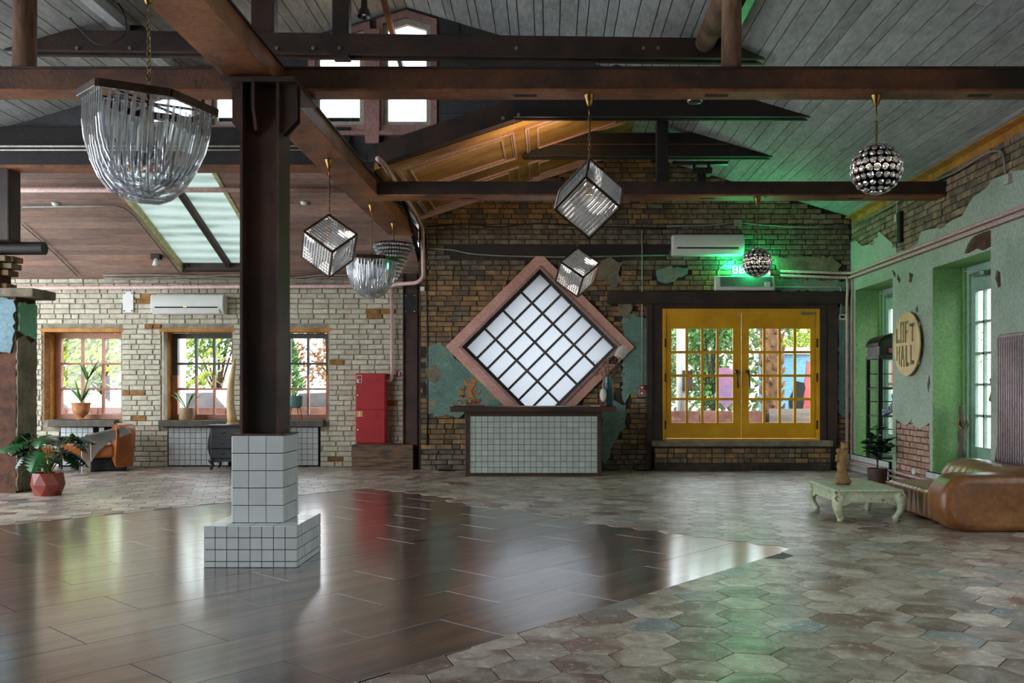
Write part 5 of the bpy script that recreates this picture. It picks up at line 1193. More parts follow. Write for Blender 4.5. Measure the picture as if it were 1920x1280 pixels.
for c, r_, sz in (((0, 0, .035), .075, .55), ((-.045, -.02, .04), .04, 1), ((.05, -.015, .035), .045, .8), ((.0, -.01, .10), .058, 1), ((0, 0, .18), .055, 1.4), ((.003, 0, .26), .05, 1.3), ((.012, 0, .33), .042, 1.2), ((.025, -.01, .385), .04, 1), ((.012, -.035, .38), .022, 1), ((.045, .0, .42), .016, 1), ((.005, .01, .42), .016, 1), ((-.035, -.01, .345), .026, 1.1), ((-.05, -.015, .29), .022, 1), ((-.06, -.02, .25), .018, 1), ((.045, -.02, .28), .02, 2), ((-.02, -.04, .08), .03, 1.2), ((.03, -.045, .07), .03, 1.2)):
    mb.ball(c, r_, 12, 8, 1, 1, sz)
so = mb.out('figure', M_['wood_carved'], stt, True); rm = so.modifiers.new('remesh', 'REMESH'); rm.mode = 'VOXEL'; rm.voxel_size = .0075; rm.use_smooth_shade = True
dm = so.modifiers.new('displace', 'DISPLACE'); tx = bpy.data.textures.new('carving', 'CLOUDS'); tx.noise_scale = .022; dm.texture = tx; dm.strength = .012; dm.mid_level = .5
# sofa
t = NT('leather_pleated'); co = t.pos(); wv = t.n('TexWave'); wv.bands_direction = 'Y'; wv.inputs['Scale'].default_value = 1.6; wv.inputs['Distortion'].default_value = 9; wv.inputs['Detail'].default_value = 3; wv.inputs['Detail Scale'].default_value = 1.6; t.l(t.pos(None, (.8, 1.6, .5)), wv.inputs[0])
colr = t.mix(t.rng(t.noise(co, 2.4), .35, .65), S(150,106,64), S(116,78,46)); M_['leather_pleat'] = t.bsdf(colr, .30, 0, .5, wv.outputs['Fac'], .45, .014)
sf = thing('leather_sofa', 'low brown leather sofa with rounded arm against the green wall', 'sofa', (4.14, 8.7, 0))
MB().box(-.48, -.55, .02, .55, .92, .31).out('seat', M_['leather_pleat'], sf, smooth=True, bev=.055, seg=5)
MB().tube([(-.505, -.55, .287), (-.505, .86, .287), (-.46, .905, .287), (.5, .905, .287)], .007, 6).out('piping', M_['leather'], sf)
def stadium(x0, x1, z0, z1, r_, n=10):
    p = []
    for cx_, cz_, a0 in ((x0+r_, z0+r_, pi), (x1-.10, z0+.10, 1.5*pi), (x1-.10, z1-.10, 0), (x0+r_, z1-r_, pi/2)):
        q = r_ if cx_ == x0+r_ else .10
        for k in range(n+1): a = a0+pi/2*k/n; p.append((cx_+q*cos(a), cz_+q*sin(a)))
    return p
MB().prism(stadium(-.63, .56, .0, .515, .235), Fr((0, -.62, 0), (1,0,0), (0,0,1), (0,-1,0)), -.19, .19).out('armrest', M_['leather_sofa'], sf, smooth=True, bev=.07, seg=5, auto=60)
MB().prism([(-.27, .0), (-.27, .12), (-.2, .22), (-.05, .27), (.12, .26), (.2, .2), (.22, 0)], Fr((.28, .74, .29), (1,0,0), (0,0,1), (0,-1,0)), -.0, 1.32).out('backrest', M_['leather_pleat'], sf, smooth=True, bev=.08, seg=5, auto=60)
# phone booth shelf in the far alcove
pb = thing('phone_booth_shelf', 'dark metal phone booth shelf standing in the far green alcove', 'shelf', (4.98, 13.02, .271)); SD = M_['steel_dull']; bw_, bd_, bh2 = .42, .46, 1.45
for sx in (-1, 1):
    for sy in (-1, 1): MB().box(sx*bw_/2-.025, sy*bd_/2-.025, 0, sx*bw_/2+.025, sy*bd_/2+.025, bh2).out('corner_post', M_['black'], pb, bev=.004)
MB().box(-bw_/2-.03, -bd_/2-.03, bh2, bw_/2+.03, bd_/2+.03, bh2+.05).out('cornice', SD, pb, bev=.008)
arch = [(-bw_/2-.005, 0), (bw_/2+.005, 0)]+[((bw_/2+.005)*cos(a), .14+.15*sin(a)) for a in [pi*k/12 for k in range(13)]]
MB().prism(arch, Fr((0, 0, bh2+.05), (1,0,0), (0,0,1), (0,-1,0)), -bd_/2, bd_/2).out('crown', SD, pb)
MB().prism([((bw_/2+.03)*cos(a), .14+.175*sin(a)) for a in [pi*k/12 for k in range(13)]]+[((bw_/2+.01)*cos(a), .14+.155*sin(a)) for a in [pi*k/12 for k in range(12, -1, -1)]], Fr((0, 0, bh2+.05), (1,0,0), (0,0,1), (0,-1,0)), -bd_/2-.02, bd_/2+.03).out('crown_rim', M_['bronze'], pb)
MB().box(-.10, -bd_/2-.012, bh2+.075, .10, -bd_/2, bh2+.175).out('sign_frame', M_['bronze'], pb); MB().box(-.08, -bd_/2-.016, bh2+.09, .08, -bd_/2-.012, bh2+.16).out('sign_plate', pm('sign_pale_red', S(196,110,104), S(186,98,92), 4, .4), pb)
for z in (.02, .62, 1.02): MB().box(-bw_/2, -bd_/2, z-.012, bw_/2, bd_/2, z+.012).out('shelf', SD, pb)
for k in range(1, 7): MB().box(-bw_/2+.02, bd_/2-.008, bh2*k/7-.008, bw_/2-.02, bd_/2+.008, bh2*k/7+.008).out('glazing_bar', M_['black'], pb); MB().box(bw_/2-.008, -bd_/2+.02, bh2*k/7-.008, bw_/2+.008, bd_/2-.02, bh2*k/7+.008).out('glazing_bar', M_['black'], pb)
for x in (-.0,): MB().box(-.008, bd_/2-.008, 0, .008, bd_/2+.008, bh2).out('glazing_bar', M_['black'], pb)
t = NT('blue_white_stripe'); wv = t.n('TexWave'); wv.inputs['Scale'].default_value = 14; wv.inputs['Distortion'].default_value = 3; t.l(t.pos(), wv.inputs[0]); t.bsdf(t.mix(t.rng(wv.outputs['Fac'], .45, .55), S(40,44,110), S(216,216,226)), .4); M_['stripe'] = t.m
fg = thing('striped_figurine', 'blue and white striped figurine on the phone booth shelf', 'figurine', (4.98, 12.98, .271+.632)); mb = MB().ball((-.04, 0, .05), .06, 12, 8, 1.5, .8, .8); mb.ball((.04, 0, .1), .045, 10, 8, 1, 1, 1.6); mb.out('body', M_['stripe'], fg, True); MB().tube([(.05, 0, .12), (.07, 0, .22), (.05, 0, .30)], [.03, .02, .016], 8).out('neck', M_['stripe'], fg, True); MB().tube([(-.08, 0, .03), (-.1, -.06, .012)], [.02, .012], 8).out('foot', M_['stripe'], fg, True)
# totem in the nearer alcove
tt = thing('totem_figure', 'slender carved totem standing in the alcove behind the sofa', 'statue', (5.06, 10.86, .252)); prof = [(.055, 0), (.06, .03), (.05, .10), (.036, .14), (.05, .22), (.042, .30), (.03, .34), (.05, .42), (.048, .50), (.03, .55), (.042, .60), (.046, .66), (.03, .70), (.036, .76), (.03, .82), (1e-4, .84)]
MB().lathe(prof, 14).out('figure', pm('wood_verdigris', S(92,86,64), S(60,66,54), 10, .7, bump=.8), tt, True); MB().box(-.06, -.06, 0, .06, .06, .025).out('base', M_['wood_dark'], tt)
for s_ in (-1, 1): MB().tube([(s_*.04, -.01, .68), (s_*.065, -.03, .60), (s_*.03, -.045, .54)], [.014, .012, .012], 8).out('arm', M_['wood_carved'], tt, True)
# round LOFT HALL sign with cut-out letters
sg = thing('round_sign', 'round pale plywood sign with cut out letters LOFT HALL', 'sign', (XR-.07, 11.74, 1.885)); FSg = Fr((0, 0, 0), (0, -1, 0), (0, 0, 1), (-1, 0, 0)); Rs = .425
hl = []
def rect(a, b, c, d): hl.append([(a, c), (b, c), (b, d), (a, d)])
def poly(*p): hl.append(list(p))
T = .052                               # stroke; upper word from z .02 to .30, lower word from -.30 to -.02
def L_(x, z0, z1, w_): poly((x, z0), (x+w_, z0), (x+w_, z0+T), (x+T, z0+T), (x+T, z1), (x, z1))
L_(-.34, .02, .22, .12)
x = -.20; poly((x, .02), (x+.06, .02), (x+.06, .06), (x+.045, .06), (x+.045, .26), (x+.06, .26), (x+.06, .30), (x, .30)); poly((x+.07, .02), (x+.13, .02), (x+.13, .30), (x+.07, .30), (x+.07, .26), (x+.085, .26), (x+.085, .06), (x+.07, .06))
x = -.05; poly((x, .02), (x+T, .02), (x+T, .14), (x+.11, .14), (x+.11, .18), (x+T, .18), (x+T, .26), (x+.13, .26), (x+.13, .30), (x, .30))
x = .10; poly((x+.08, .02), (x+.08+T, .02), (x+.08+T, .22), (x+.19, .22), (x+.19, .262), (x, .262), (x, .22), (x+.08, .22))
x = -.33; poly((x, -.22), (x+T*.8, -.22), (x+T*.8, -.13), (x+.085, -.13), (x+.085, -.27), (x+.085+T*.8, -.27), (x+.085+T*.8, -.02), (x+.085, -.02), (x+.085, -.09), (x+T*.8, -.09), (x+T*.8, -.02), (x, -.02))
x = -.185; poly((x, -.30), (x+.04, -.30), (x+.05, -.20), (x+.09, -.20), (x+.10, -.30), (x+.14, -.30), (x+.10, -.02), (x+.04, -.02))
L_(-.02, -.30, -.02, .12); L_(.13, -.28, -.02, .13)
disc = [(Rs*cos(2*pi*k/56), Rs*sin(2*pi*k/56)) for k in range(56)]
MB().slab(disc, hl, FSg, 0, .018).out('disc', M_['wood_pale'], sg)
for y, z in ((-.36, 0), (.37, 0), (0, .36), (0, -.36)): MB().tube([FSg(y, z, -.045), FSg(y, z, 0)], .008, 8).out('standoff', M_['grey_metal'], sg)
# radiator
rd = thing('column_radiator', 'tall pinkish column radiator on the green wall at the right edge', 'radiator', (4.73, 8.6, .46)); M_['radiator'] = pm('radiator_pink_grey', S(190,170,172), S(172,150,152), 3, .4)
for k in range(30):
    y = .68-.046*k; mb = MB()
    for x in (-.028, .028): mb.tube([(x, y, .03), (x, y, 1.36)], .0125, 8)
    mb.tube([(-.028, y, 1.36), (0, y, 1.39), (.028, y, 1.36)], .0125, 8); mb.tube([(-.028, y, .03), (0, y, 0), (.028, y, .03)], .0125, 8); mb.out('column', M_['radiator'], rd, True)
for z in (.05, 1.33): MB().tube([(0, .70, z), (0, -.68, z)], .018, 8).out('header_pipe', M_['radiator'], rd, True)
for z in (.2, 1.2): MB().box(-.02, -.3, z-.01, .07, -.27, z+.01).out('bracket', M_['radiator'], rd)
o = thing('wall_socket', 'round white wall socket low on the bare brick pier', 'socket', (XR-.015, 11.63, .20)); MB().lathe([(.05, 0), (.05, .02), (.042, .03), (.03, .028), (.028, .012), (1e-4, .012)], 18).xf(Matrix.Rotation(-pi/2, 4, 'Y')).out('housing', M_['white_plastic'], o, True); 
for dy in (-.01, .01): MB().tube([(-.013, dy, 0), (-.0145, dy, 0)], .003, 6).out('pin_hole', M_['black_matt'], o)
for (y, z, lab, h_) in ((12.05, 3.28, 'dark vertical steel channel on the bare brick of the green wall', .42),):
    o = thing('steel_channel', lab, 'bracket', (XR-.03, y, z)); MB().box(-.04, -.05, 0, .008, .05, h_).out('channel', M_['black_matt'], o); MB().box(-.05, .055, h_*.72, 0, .12, h_*.95).out('junction_box', M_['conduit'], o)
    MB().tube([(-.02, .09, h_*.95), (-.02, .09, h_+.25)], .012, 6).out('conduit', M_['conduit'], o)
pipe('eave_cable', 'grey flexible conduit looping under the eave of the green wall', [(XR-.05, 13.9, 3.86), (XR-.05, 12.6, 3.84), (XR-.05, 11.2, 3.87), (XR-.05, 10.4, 3.83), (XR-.05, 9.6, 3.86), (XR-.05, 9.3, 3.80), (XR-.05, 9.25, 3.5)], .014, 'cable_grey', 'cable', .2, 6)
o = thing('junction_box', 'pale junction box on the brick near the right edge', 'junction box', (XR-.02, 9.22, 3.42)); MB().box(-.05, -.05, 0, 0, .05, .10).out('body', M_['conduit'], o, bev=.005); MB().box(-.053, -.035, .015, -.05, .035, .085).out('lid', M_['conduit'], o)
pipe('ceiling_cable', 'dark brown cable crossing the grey ceiling boards', [(2.6, 5.75, roofR(2.6)-.03), (3.2, 6.2, roofR(3.2)-.03), (4.0, 6.75, roofR(4.0)-.03), (4.7, 7.0, roofR(4.7)-.03)], .016, 'wood_dark', 'cable', .2, 6)

# ------------------------------------------------------------------ lamps in the roof
def canopy(parent, z, mat='brass', s_=1): MB().lathe([(.012*s_, -.085), (.02*s_, -.075), (.03*s_, -.04), (.042*s_, -.012), (.045*s_, 0)], 14, (0, 0, z)).out('ceiling_rose', M_[mat], parent, True, auto=40)
LINK = MB()
LINK.tube([(.009*cos(a), 0, .016*sin(a)+(.006 if sin(a) > 0 else -.006)) for a in [2*pi*k/10 for k in range(11)]], .0028, 5)
def chain(parent, z0, z1, mat='brass', loose=False):
    mb = MB(); n = max(2, int((z1-z0)/.035)); 
    for k in range(n):
        z = z0+(z1-z0)*(k+.5)/n; b = len(mb.v); mb.add(LINK.v, LINK.f); mb.xf(Matrix.Translation((0, 0, z)) @ Matrix.Rotation(pi/2*(k % 2), 4, 'Z') @ Matrix.Diagonal((1, 1, (z1-z0)/n/.035, 1)), b)
    mb.out('chain', M_[mat], parent, True)
    MB().tube([(.008, .006, z0), (.012*(1 if loose else .5), .0, (z0+z1)/2), (.006, -.004, z1)], .003, 5).out('flex', M_['cable_grey' if loose else 'cable'], parent, True)
def add_fill(parent, z, power, col=(1, .93, .82), r=.03):
    l = bpy.data.lights.new('chandelier_fill', 'POINT'); l.energy = power; l.color = col; l.shadow_soft_size = r; lo = lnk(bpy.data.objects.new('chandelier_fill', l)); lo.parent = parent; lo.location = (0, 0, z)  # fill light added inside the chandelier to brighten the hall
def hexring(R, n=6, ph=0): return [Vector((R*cos(2*pi*k/n+ph), R*sin(2*pi*k/n+ph), 0)) for k in range(n)]
def bowl_chandelier(label, loc, ztop, R, D, tilt, yaw):
    """glass rods bent into a bowl below a six sided frame; loc is the frame centre"""
    c = thing('bowl_chandelier', label, 'chandelier', loc, 0, 'bowl chandeliers of bent glass rods')
    Mt = Matrix.Rotation(tilt[1], 4, 'Y') @ Matrix.Rotation(tilt[0], 4, 'X') @ Matrix.Rotation(yaw, 4, 'Z')
    V6 = hexring(R); mb = MB()
    for k in range(6): mb.bar(V6[k], V6[(k+1) % 6], .03, .045)
    for k in range(3): mb.bar(V6[k], V6[k+3], .02, .012)
    mb.xf(Mt).out('frame', M_['bronze'], c, bev=.003); MB().tube([(0, 0, -.02), (0, 0, .08)], .012, 10).out('stem', M_['bronze'], c, True)
    a = R*cos(pi/6)-.02
    for fam in range(3):
        th0 = pi/6+fam*pi/3; d = Vector((cos(th0), sin(th0), 0)); s_ = Vector((-sin(th0), cos(th0), 0))
        for j in range(9):
            off = (j-4)/4*R*.46; dep = D*(1-.05*fam)*(1-.22*(off/(R*.5))**2); pts = []
            for i in range(15):
                th_ = pi*i/14; x = a*(1 if cos(th_) > 0 else -1)*abs(cos(th_))**.72; z = -dep*abs(sin(th_))**.80; pts.append(d*x+s_*off*(1-.35*(1-abs(x)/a))+Vector((0, 0, z-.02)))
            MB().tube(pts, .0095, 6).xf(Mt).out('glass_rod', M_['crystal_rod'], c)
    for j in range(26):
        an = 2*pi*j/26; r_ = R*.62; p = Vector((r_*cos(an), r_*sin(an), -.03)); MB().tube([p, p+Vector((0, 0, -D*(.55+.1*(j % 3))))], .008, 5).xf(Mt).out('glass_rod', M_['crystal_rod'], c)
    MB().lathe([(1e-4, -D*.5), (.045, -D*.5), (.05, -D*.3), (.02, -.04)], 12).xf(Mt).out('lamp_cluster', M_['dried_white'], c, True)
    add_fill(c, -D*.25, 7); zt_ = ztop-loc[2]; chain(c, .06, zt_-.09, loose=True); canopy(c, zt_)
    return c
bowl_chandelier('large bowl chandelier of bent glass rods at the upper left', (-2.345, 5.18, 2.955), ZB0, .375, .56, (radians(2), radians(5.5)), radians(12))
bowl_chandelier('smaller looking bowl chandelier beside the hanging glass cone', (-2.257, 11.25, 2.93), ZB0, .33, .47, (0, radians(1)), radians(8))
def cube_chandelier(label, loc, ztop, a, yaw, tip=0):
    """crystal cube hung by one corner; loc is the cube centre"""
    c = thing('cube_chandelier', label, 'chandelier', loc, 0, 'glass cube chandeliers hung by a corner')
    q = Vector((1, 1, 1)).rotation_difference(Vector((0, 0, 1))).to_matrix().to_4x4(); Mt = Matrix.Rotation(yaw, 4, 'Z') @ q; h = a/2; mb = MB()
    for i in (-1, 1):
        for j in (-1, 1):
            mb.bar((i*h, j*h, -h), (i*h, j*h, h), .017, .017, (1, 0, 0)); mb.bar((i*h, -h, j*h), (i*h, h, j*h), .017, .017); mb.bar((-h, i*h, j*h), (h, i*h, j*h), .017, .017)
    mb.xf(Mt).out('frame', M_['bronze'], c)
    nr = 11
    for ax in range(3):
        for sd in (-1, 1):
            for k in range(nr):
                t_ = -h+a*(k+.5)/nr; p, q_ = [0, 0, 0], [0, 0, 0]; p[ax] = q_[ax] = sd*(h-.004); p[(ax+1) % 3] = q_[(ax+1) % 3] = t_; p[(ax+2) % 3] = -h+.008; q_[(ax+2) % 3] = h-.008
                MB().tube([p, q_], .0105, 4, ang=pi/4).xf(Mt).out('glass_rod', M_['crystal'], c)
    mb = MB()
    for k in range(8): mb.tube([(0, 0, -.09+.02*k), (0, 0, -.08+.02*k)], .03, 8)
    mb.xf(Matrix.Translation((0, 0, .12))).out('lamp_holder', M_['brass'], c); MB().tube([(0, 0, .12), (0, 0, a*sqrt(3)/2)], .006, 6).out('stem', M_['bronze'], c)
    add_fill(c, 0.0, .6, r=.08); zt_ = ztop-loc[2]; chain(c, a*sqrt(3)/2, zt_-.16); MB().tube([(0, 0, zt_-.17), (0, 0, zt_-.07)], .006, 6).out('rod', M_['brass'], c, True); canopy(c, zt_)
    return c
# bottom / top corners from the photograph give the size and height
def mid(x, yt, yb, Y): p, q = at(x, yt, Y), at(x, yb, Y); return ((p.x+q.x)/2, Y, (p.z+q.z)/2)
cube_chandelier('glass cube chandelier hanging from the near tie beam', mid(1105, 298, 447, 7.05), ZB0, .362, radians(-23), 0)
cube_chandelier('glass cube chandelier hanging beside the steel post', mid(617, 402, 520, 9.03), ZB0, .366, radians(-55), 0)
cube_chandelier('glass cube chandelier overlapping the pink diamond window', mid(1083, 465, 556, 10.84), ZB0, .345, radians(-63), 0)
gem = MB().ball((0, 0, 0), 1, 9, 6, 1, 1, 1).mesh('crystal', M_['crystal'], False)
def ball_chandelier(label, loc, ztop, R):
    c = thing('ball_chandelier', label, 'chandelier', loc, 0, 'crystal ball chandeliers with brass rings'); nrow = 10; mb = MB()
    for i in range(nrow):
        la = -pi/2+pi*(i+.6)/nrow; r_ = R*cos(la); z = R*sin(la); n = max(5, int(2*pi*r_/.056))
        mb.lathe([(r_*.97, z-.004), (r_*.985, z), (r_*.97, z+.004), (r_*.955, z), (r_*.97, z-.004)], 28)
        for k in range(n):
            a = 2*pi*(k+.5*(i % 2))/n; p = Vector((r_*cos(a), r_*sin(a), z)); nrm = p.normalized(); Mx = Matrix.Translation(p) @ nrm.to_track_quat('Z', 'Y').to_matrix().to_4x4()
            inst(gem, 'crystal', Mx, c, (.0255, .0255, .018)); mb.add([Mx @ Vector((.0272*cos(b), .0272*sin(b), s_)) for b in [2*pi*j/10 for j in range(10)] for s_ in (-.004, .004)], [(2*j, (2*j+2) % 20, (2*j+3) % 20, 2*j+1) for j in range(10)])
    mb.out('ring_frame', M_['brass'], c); MB().lathe([(.05, R*.98), (.04, R*1.03), (.012, R*1.06)], 16).out('top_cap', M_['brass'], c, True); MB().ball((0, 0, .11), R*.2, 12, 8).out('lamp_bulb', M_['dried_white'], c, True)
    add_fill(c, 0.0, 4, r=.06); zt_ = ztop-loc[2]; chain(c, R*1.05, zt_-.2); MB().tube([(0, 0, zt_-.21), (0, 0, zt_-.07)], .005, 6).out('rod', M_['brass'], c, True); canopy(c, zt_)
ball_chandelier('crystal ball chandelier hanging from the near tie beam', mid(1643, 317, 317, 7.05), ZB0, .188)
ball_chandelier('crystal ball chandelier in front of the green exit sign', mid(1420, 492, 492, 10.84), ZB0, .168)
cn = thing('cone_chandelier', 'inverted cone chandelier of crystal tiers behind the smaller bowl', 'chandelier', (at(738, 0, 12.5).x, 12.5, at(0, 525, 12.5).z)); hC = .50; mb = MB()
for i in range(10):
    z = hC*(1-i/10); r_ = .27*(z/hC)**.95+.01; mb.lathe([(r_-.006, z-.004), (r_, z), (r_-.006, z+.004)], 24); n = max(5, int(2*pi*r_/.036)); row = MB()
    for k in range(n): a = 2*pi*k/n; row.ball((r_*cos(a), r_*sin(a), z-.025), .015, 6, 4, 1, 1, 1.5)
    row.out('crystal_tier', M_['crystal'], cn)
mb.out('frame', M_['bronze'], cn); MB().lathe([(.272, hC+.012), (.275, hC), (.26, hC)], 24).out('top_rim', M_['bronze'], cn); zt_ = ZB0-cn.location.z; chain(cn, hC, zt_-.08); canopy(cn, zt_)
for k in range(3): a = 2*pi*k/3; MB().tube([(.27*cos(a), .27*sin(a), hC), (0, 0, hC+.06)], .004, 5).out('hanger', M_['bronze'], cn)
# work lights and projector
def flood(label, loc, aim, r_=.07, power=0, col=(1, .8, .55)):
    o = thing('flood_lamp', label, 'lamp', loc); MB().lathe([(.03, .14), (.035, .05), (r_*.7, .03), (r_, -.04), (r_*.96, -.04), (r_*.6, .02), (1e-4, .02)], 18).out('shade', M_['black'], o, True, auto=50); MB().ball((0, 0, -.005), .026, 10, 6).out('bulb', M_['dried_white'], o, True); MB().tube([(0, 0, .14), (0, 0, .24)], .008, 8).out('stem', M_['black'], o)
    if power:
        l = bpy.data.lights.new('flood_light', 'SPOT'); l.energy = power; l.color = col; l.spot_size = radians(130); l.spot_blend = .6; l.shadow_soft_size = .06; lo = lnk(bpy.data.objects.new('flood_light', l)); lo.parent = o; lo.location = (0, 0, -.05)
        lo.rotation_euler = (Vector(aim)-Vector(loc)).to_track_quat('-Z', 'Y').to_euler()
for x_, lab in ((.15, 'small black uplight added on the far tie beam to warm the gilded slope'),):
    o = thing('uplight', lab, 'lamp', (x_, 10.93, ZB1-.02)); MB().box(-.05, -.04, 0, .05, .04, .03).out('foot', M_['black'], o); MB().lathe([(.02, .03), (.035, .05), (.04, .10), (.034, .10), (.03, .06), (1e-4, .055)], 14).out('head', M_['black'], o, True)
    l = bpy.data.lights.new('uplight_beam', 'SPOT'); l.energy = 26; l.color = (1, .72, .40); l.spot_size = radians(150); l.spot_blend = .8; l.shadow_soft_size = .04; lo = lnk(bpy.data.objects.new('uplight_beam', l)); lo.parent = o; lo.location = (0, 0, .11); lo.rotation_euler = (radians(180-32), radians(-38), 0)  # unseen lamp added for the warm light on gilded slope and upper brick
p = at(683, 24, 8.95); flood('black flood lamp hanging by the gable windows', (p.x, 8.95, p.z), None)
o = thing('ceiling_speaker', 'round black speaker under the near tie beam', 'speaker', (at(1304, 0, 7.25).x, 7.28, ZB0+.04)); MB().lathe([(.05, .03), (.06, 0), (.055, -.02), (.03, -.024), (1e-4, -.024)], 20).out('housing', M_['black'], o, True); MB().lathe([(.06, -.004), (.066, -.008), (.06, -.014)], 20).out('rim', M_['chrome'], o, True); MB().box(-.03, -.13, -.0, .03, .03, .03).out('bracket', M_['black'], o)
p = at(1315, 345, 10.9); o = thing('projector_mount', 'black projector mount standing on the far tie beam', 'projector mount', (p.x, 10.9, ZB1-.02)); MB().box(-.05, -.04, 0, .05, .04, .12).out('stand', M_['black'], o); MB().box(-.12, -.09, .12, .12, .09, .2).out('cradle', M_['black'], o, bev=.01); MB().box(-.36, -.03, .25, .32, .03, .29).out('rail', M_['black'], o)
for x in (-.09, .09): MB().box(x-.015, -.02, .2, x+.015, .02, .25).out('hanger', M_['black'], o)
sag('beam_cable', 'dark cable hanging over the far tie beam to the crystal ball', [(2.05, 10.69, 3.80), (2.2, 10.685, 3.72), (2.45, 10.685, 3.70), (2.62, 10.685, 3.74), (2.68, 10.685, 3.68), (2.62, 10.75, 3.61)], .008, 'cable')
sag('roof_cable', 'thin cable looping below the left ceiling slope', [at(110, 10, 9.0), at(150, 55, 9.0), at(180, 85, 9.0), at(215, 80, 9.0), at(240, 60, 9.0), at(232, 20, 9.0), at(218, 2, 9.0)], .007, 'cable')
# ------------------------------------------------------------------ outside, seen through the glass
structure(MB().box(-40, 15.3, -.5, 40, 60, -.3), 'ground', pm('paving_grey', S(150,146,140), S(128,124,118), 2, .8), 'grey paved yard outside the back windows')
structure(MB().box(5.5, -12, -.5, 40, 15.3, -.3), 'ground_side', pm('paving_side', S(160,158,152), S(138,134,128), 2, .8), 'grey paved yard outside the green doors')
M_['corten'] = pm('corten_steel', S(150,104,88), S(124,82,70), 3, .8, bump=.2, c3=S(176,140,124), sc3=5); M_['weathered'] = pm('weathered_boards', S(150,138,126), S(116,104,94), 2, .8, stretch=(.3,1,6), bump=.2)
M_['tree_yellow'] = pm('foliage_yellow_green', S(176,186,74), S(124,150,52), 3, .6, rnd=.35, offset=True); M_['tree_green'] = pm('foliage_green', S(92,142,58), S(58,104,40), 3, .6, rnd=.4, offset=True); M_['tree_pale'] = pm('foliage_pale', S(140,160,104), S(96,124,70), 3, .6, rnd=.4, offset=True); M_['tree_rust'] = pm('foliage_rust', S(176,120,66), S(136,96,60), 3, .6, rnd=.4, offset=True)
def leaf_cloud(rr, n, shape, size):
    mb = MB()
    for k in range(n):
        p = shape(rr); nrm = Vector((rr.gauss(0, 1), rr.gauss(0, 1), rr.gauss(0, 1))).normalized(); u = nrm.orthogonal().normalized(); v = nrm.cross(u); s_ = size*rr.uniform(.6, 1.4)
        mb.add([p-u*s_, p+v*s_*.5, p+u*s_, p-v*s_*.5], [(0, 1, 2, 3)])
    return mb
def tree(name, label, x, y, h, r, kind, mat, n=2600, size=.07, seed=1, trunk=.07):
    o = thing(name, label, 'tree', (x, y, -.3)); rr = random.Random(seed)
    def cone(rr): z = rr.random()**.8; a = rr.uniform(0, 2*pi); q = r*(1-z)**.75*sqrt(rr.uniform(.35, 1))*(1+.2*sin(7*a+z*20)); return Vector((q*cos(a), q*sin(a), .15+z*h))
    lobes = [(Vector((rr.uniform(-.6, .6)*r, rr.uniform(-.6, .6)*r, h*rr.uniform(.42, .9))), r*rr.uniform(.35, .6)) for _ in range(11)]
    def blob(rr): c, q = rr.choice(lobes); d = Vector((rr.gauss(0, 1), rr.gauss(0, 1), rr.gauss(0, 1))).normalized(); return c+d*q*rr.uniform(.5, 1)
    tag(leaf_cloud(rr, n, cone if kind == 'cone' else blob, size).out('foliage', M_[mat], o), kind='stuff')
    mb = MB(); mb.tube([(0, 0, 0), (.03, 0, h*.3), (0, .02, h*.7)], [trunk, trunk*.8, trunk*.35], 8)
    if kind != 'cone':
        for c, q in lobes[:8]: mb.tube([(0, 0, h*.3), c*.6+Vector((0, 0, h*.15)), c], [trunk*.5, trunk*.35, trunk*.15], 6)
    mb.out('trunk', M_['bark'], o, True)
tree('garden_tree', 'yellow green tree behind the urn plant window', -10.3, 20.6, 4.6, 2.3, 'blob', 'tree_yellow', 5600, .085, 1)
tree('garden_tree', 'grey green tree outside the left half of the first window', -13.6, 23.5, 5.2, 1.8, 'blob', 'tree_pale', 3600, .07, 2)
tree('garden_tree', 'sparse rust leaved tree outside the middle window', -7.6, 22.2, 4.8, 1.6, 'blob', 'tree_rust', 700, .06, 3, .09)
tree('garden_tree', 'green tree at the edge of the middle window', -9.2, 24.6, 4.6, 1.4, 'blob', 'tree_green', 2200, .07, 4)
tree('thuja', 'narrow bright green conifer outside the third window', -6.15, 20.8, 3.0, .62, 'cone', 'tree_green', 3600, .055, 5)
tree('thuja', 'taller pale green conifer outside the third window', -5.0, 22.2, 4.4, .85, 'cone', 'tree_yellow', 4200, .06, 6)
tree('garden_tree', 'rust leaved tree behind the two conifers', -6.2, 25.8, 5.0, 1.6, 'blob', 'tree_rust', 1800, .08, 7)
for i, (x, y, lab) in enumerate(((2.3, 20.6, 'pale green bush behind the first yellow door panes'), (3.9, 21.2, 'pale green bush behind the inner panes of the first yellow door'), (4.1, 23.6, 'pale green bush behind the middle of the yellow doors'), (6.6, 24.2, 'yellow green bush over the mural behind the yellow doors'))):
    tree('garden_bush', lab, x, y, 3.6, 1.0, 'blob', ('tree_pale', 'tree_green', 'tree_pale', 'tree_yellow')[i], 2600, .06, 20+i)
def planter(label, x0, x1, y, z1, mat, panels):
    o = thing('garden_planter', label, 'planter', ((x0+x1)/2, y, -.3)); L = (x1-x0)/panels
    for k in range(panels): MB().box(x0-(x0+x1)/2+L*k+.01, 0, 0, x0-(x0+x1)/2+L*(k+1)-.01, .06, z1+.3).out('panel', M_[mat], o, bev=.005)
    MB().box(-(x1-x0)/2, .06, 0, (x1-x0)/2, .5, z1+.22).out('soil', M_['soil'], o)
planter('rusty steel planter wall outside the white wall windows', -12.5, -3.8, 17.2, .93, 'corten', 7)
planter('rusty steel planter wall outside the first yellow door', 1.6, 4.05, 16.6, .88, 'corten', 4)
planter('weathered board planter outside the second yellow door', 4.1, 6.6, 16.5, .92, 'weathered', 3)
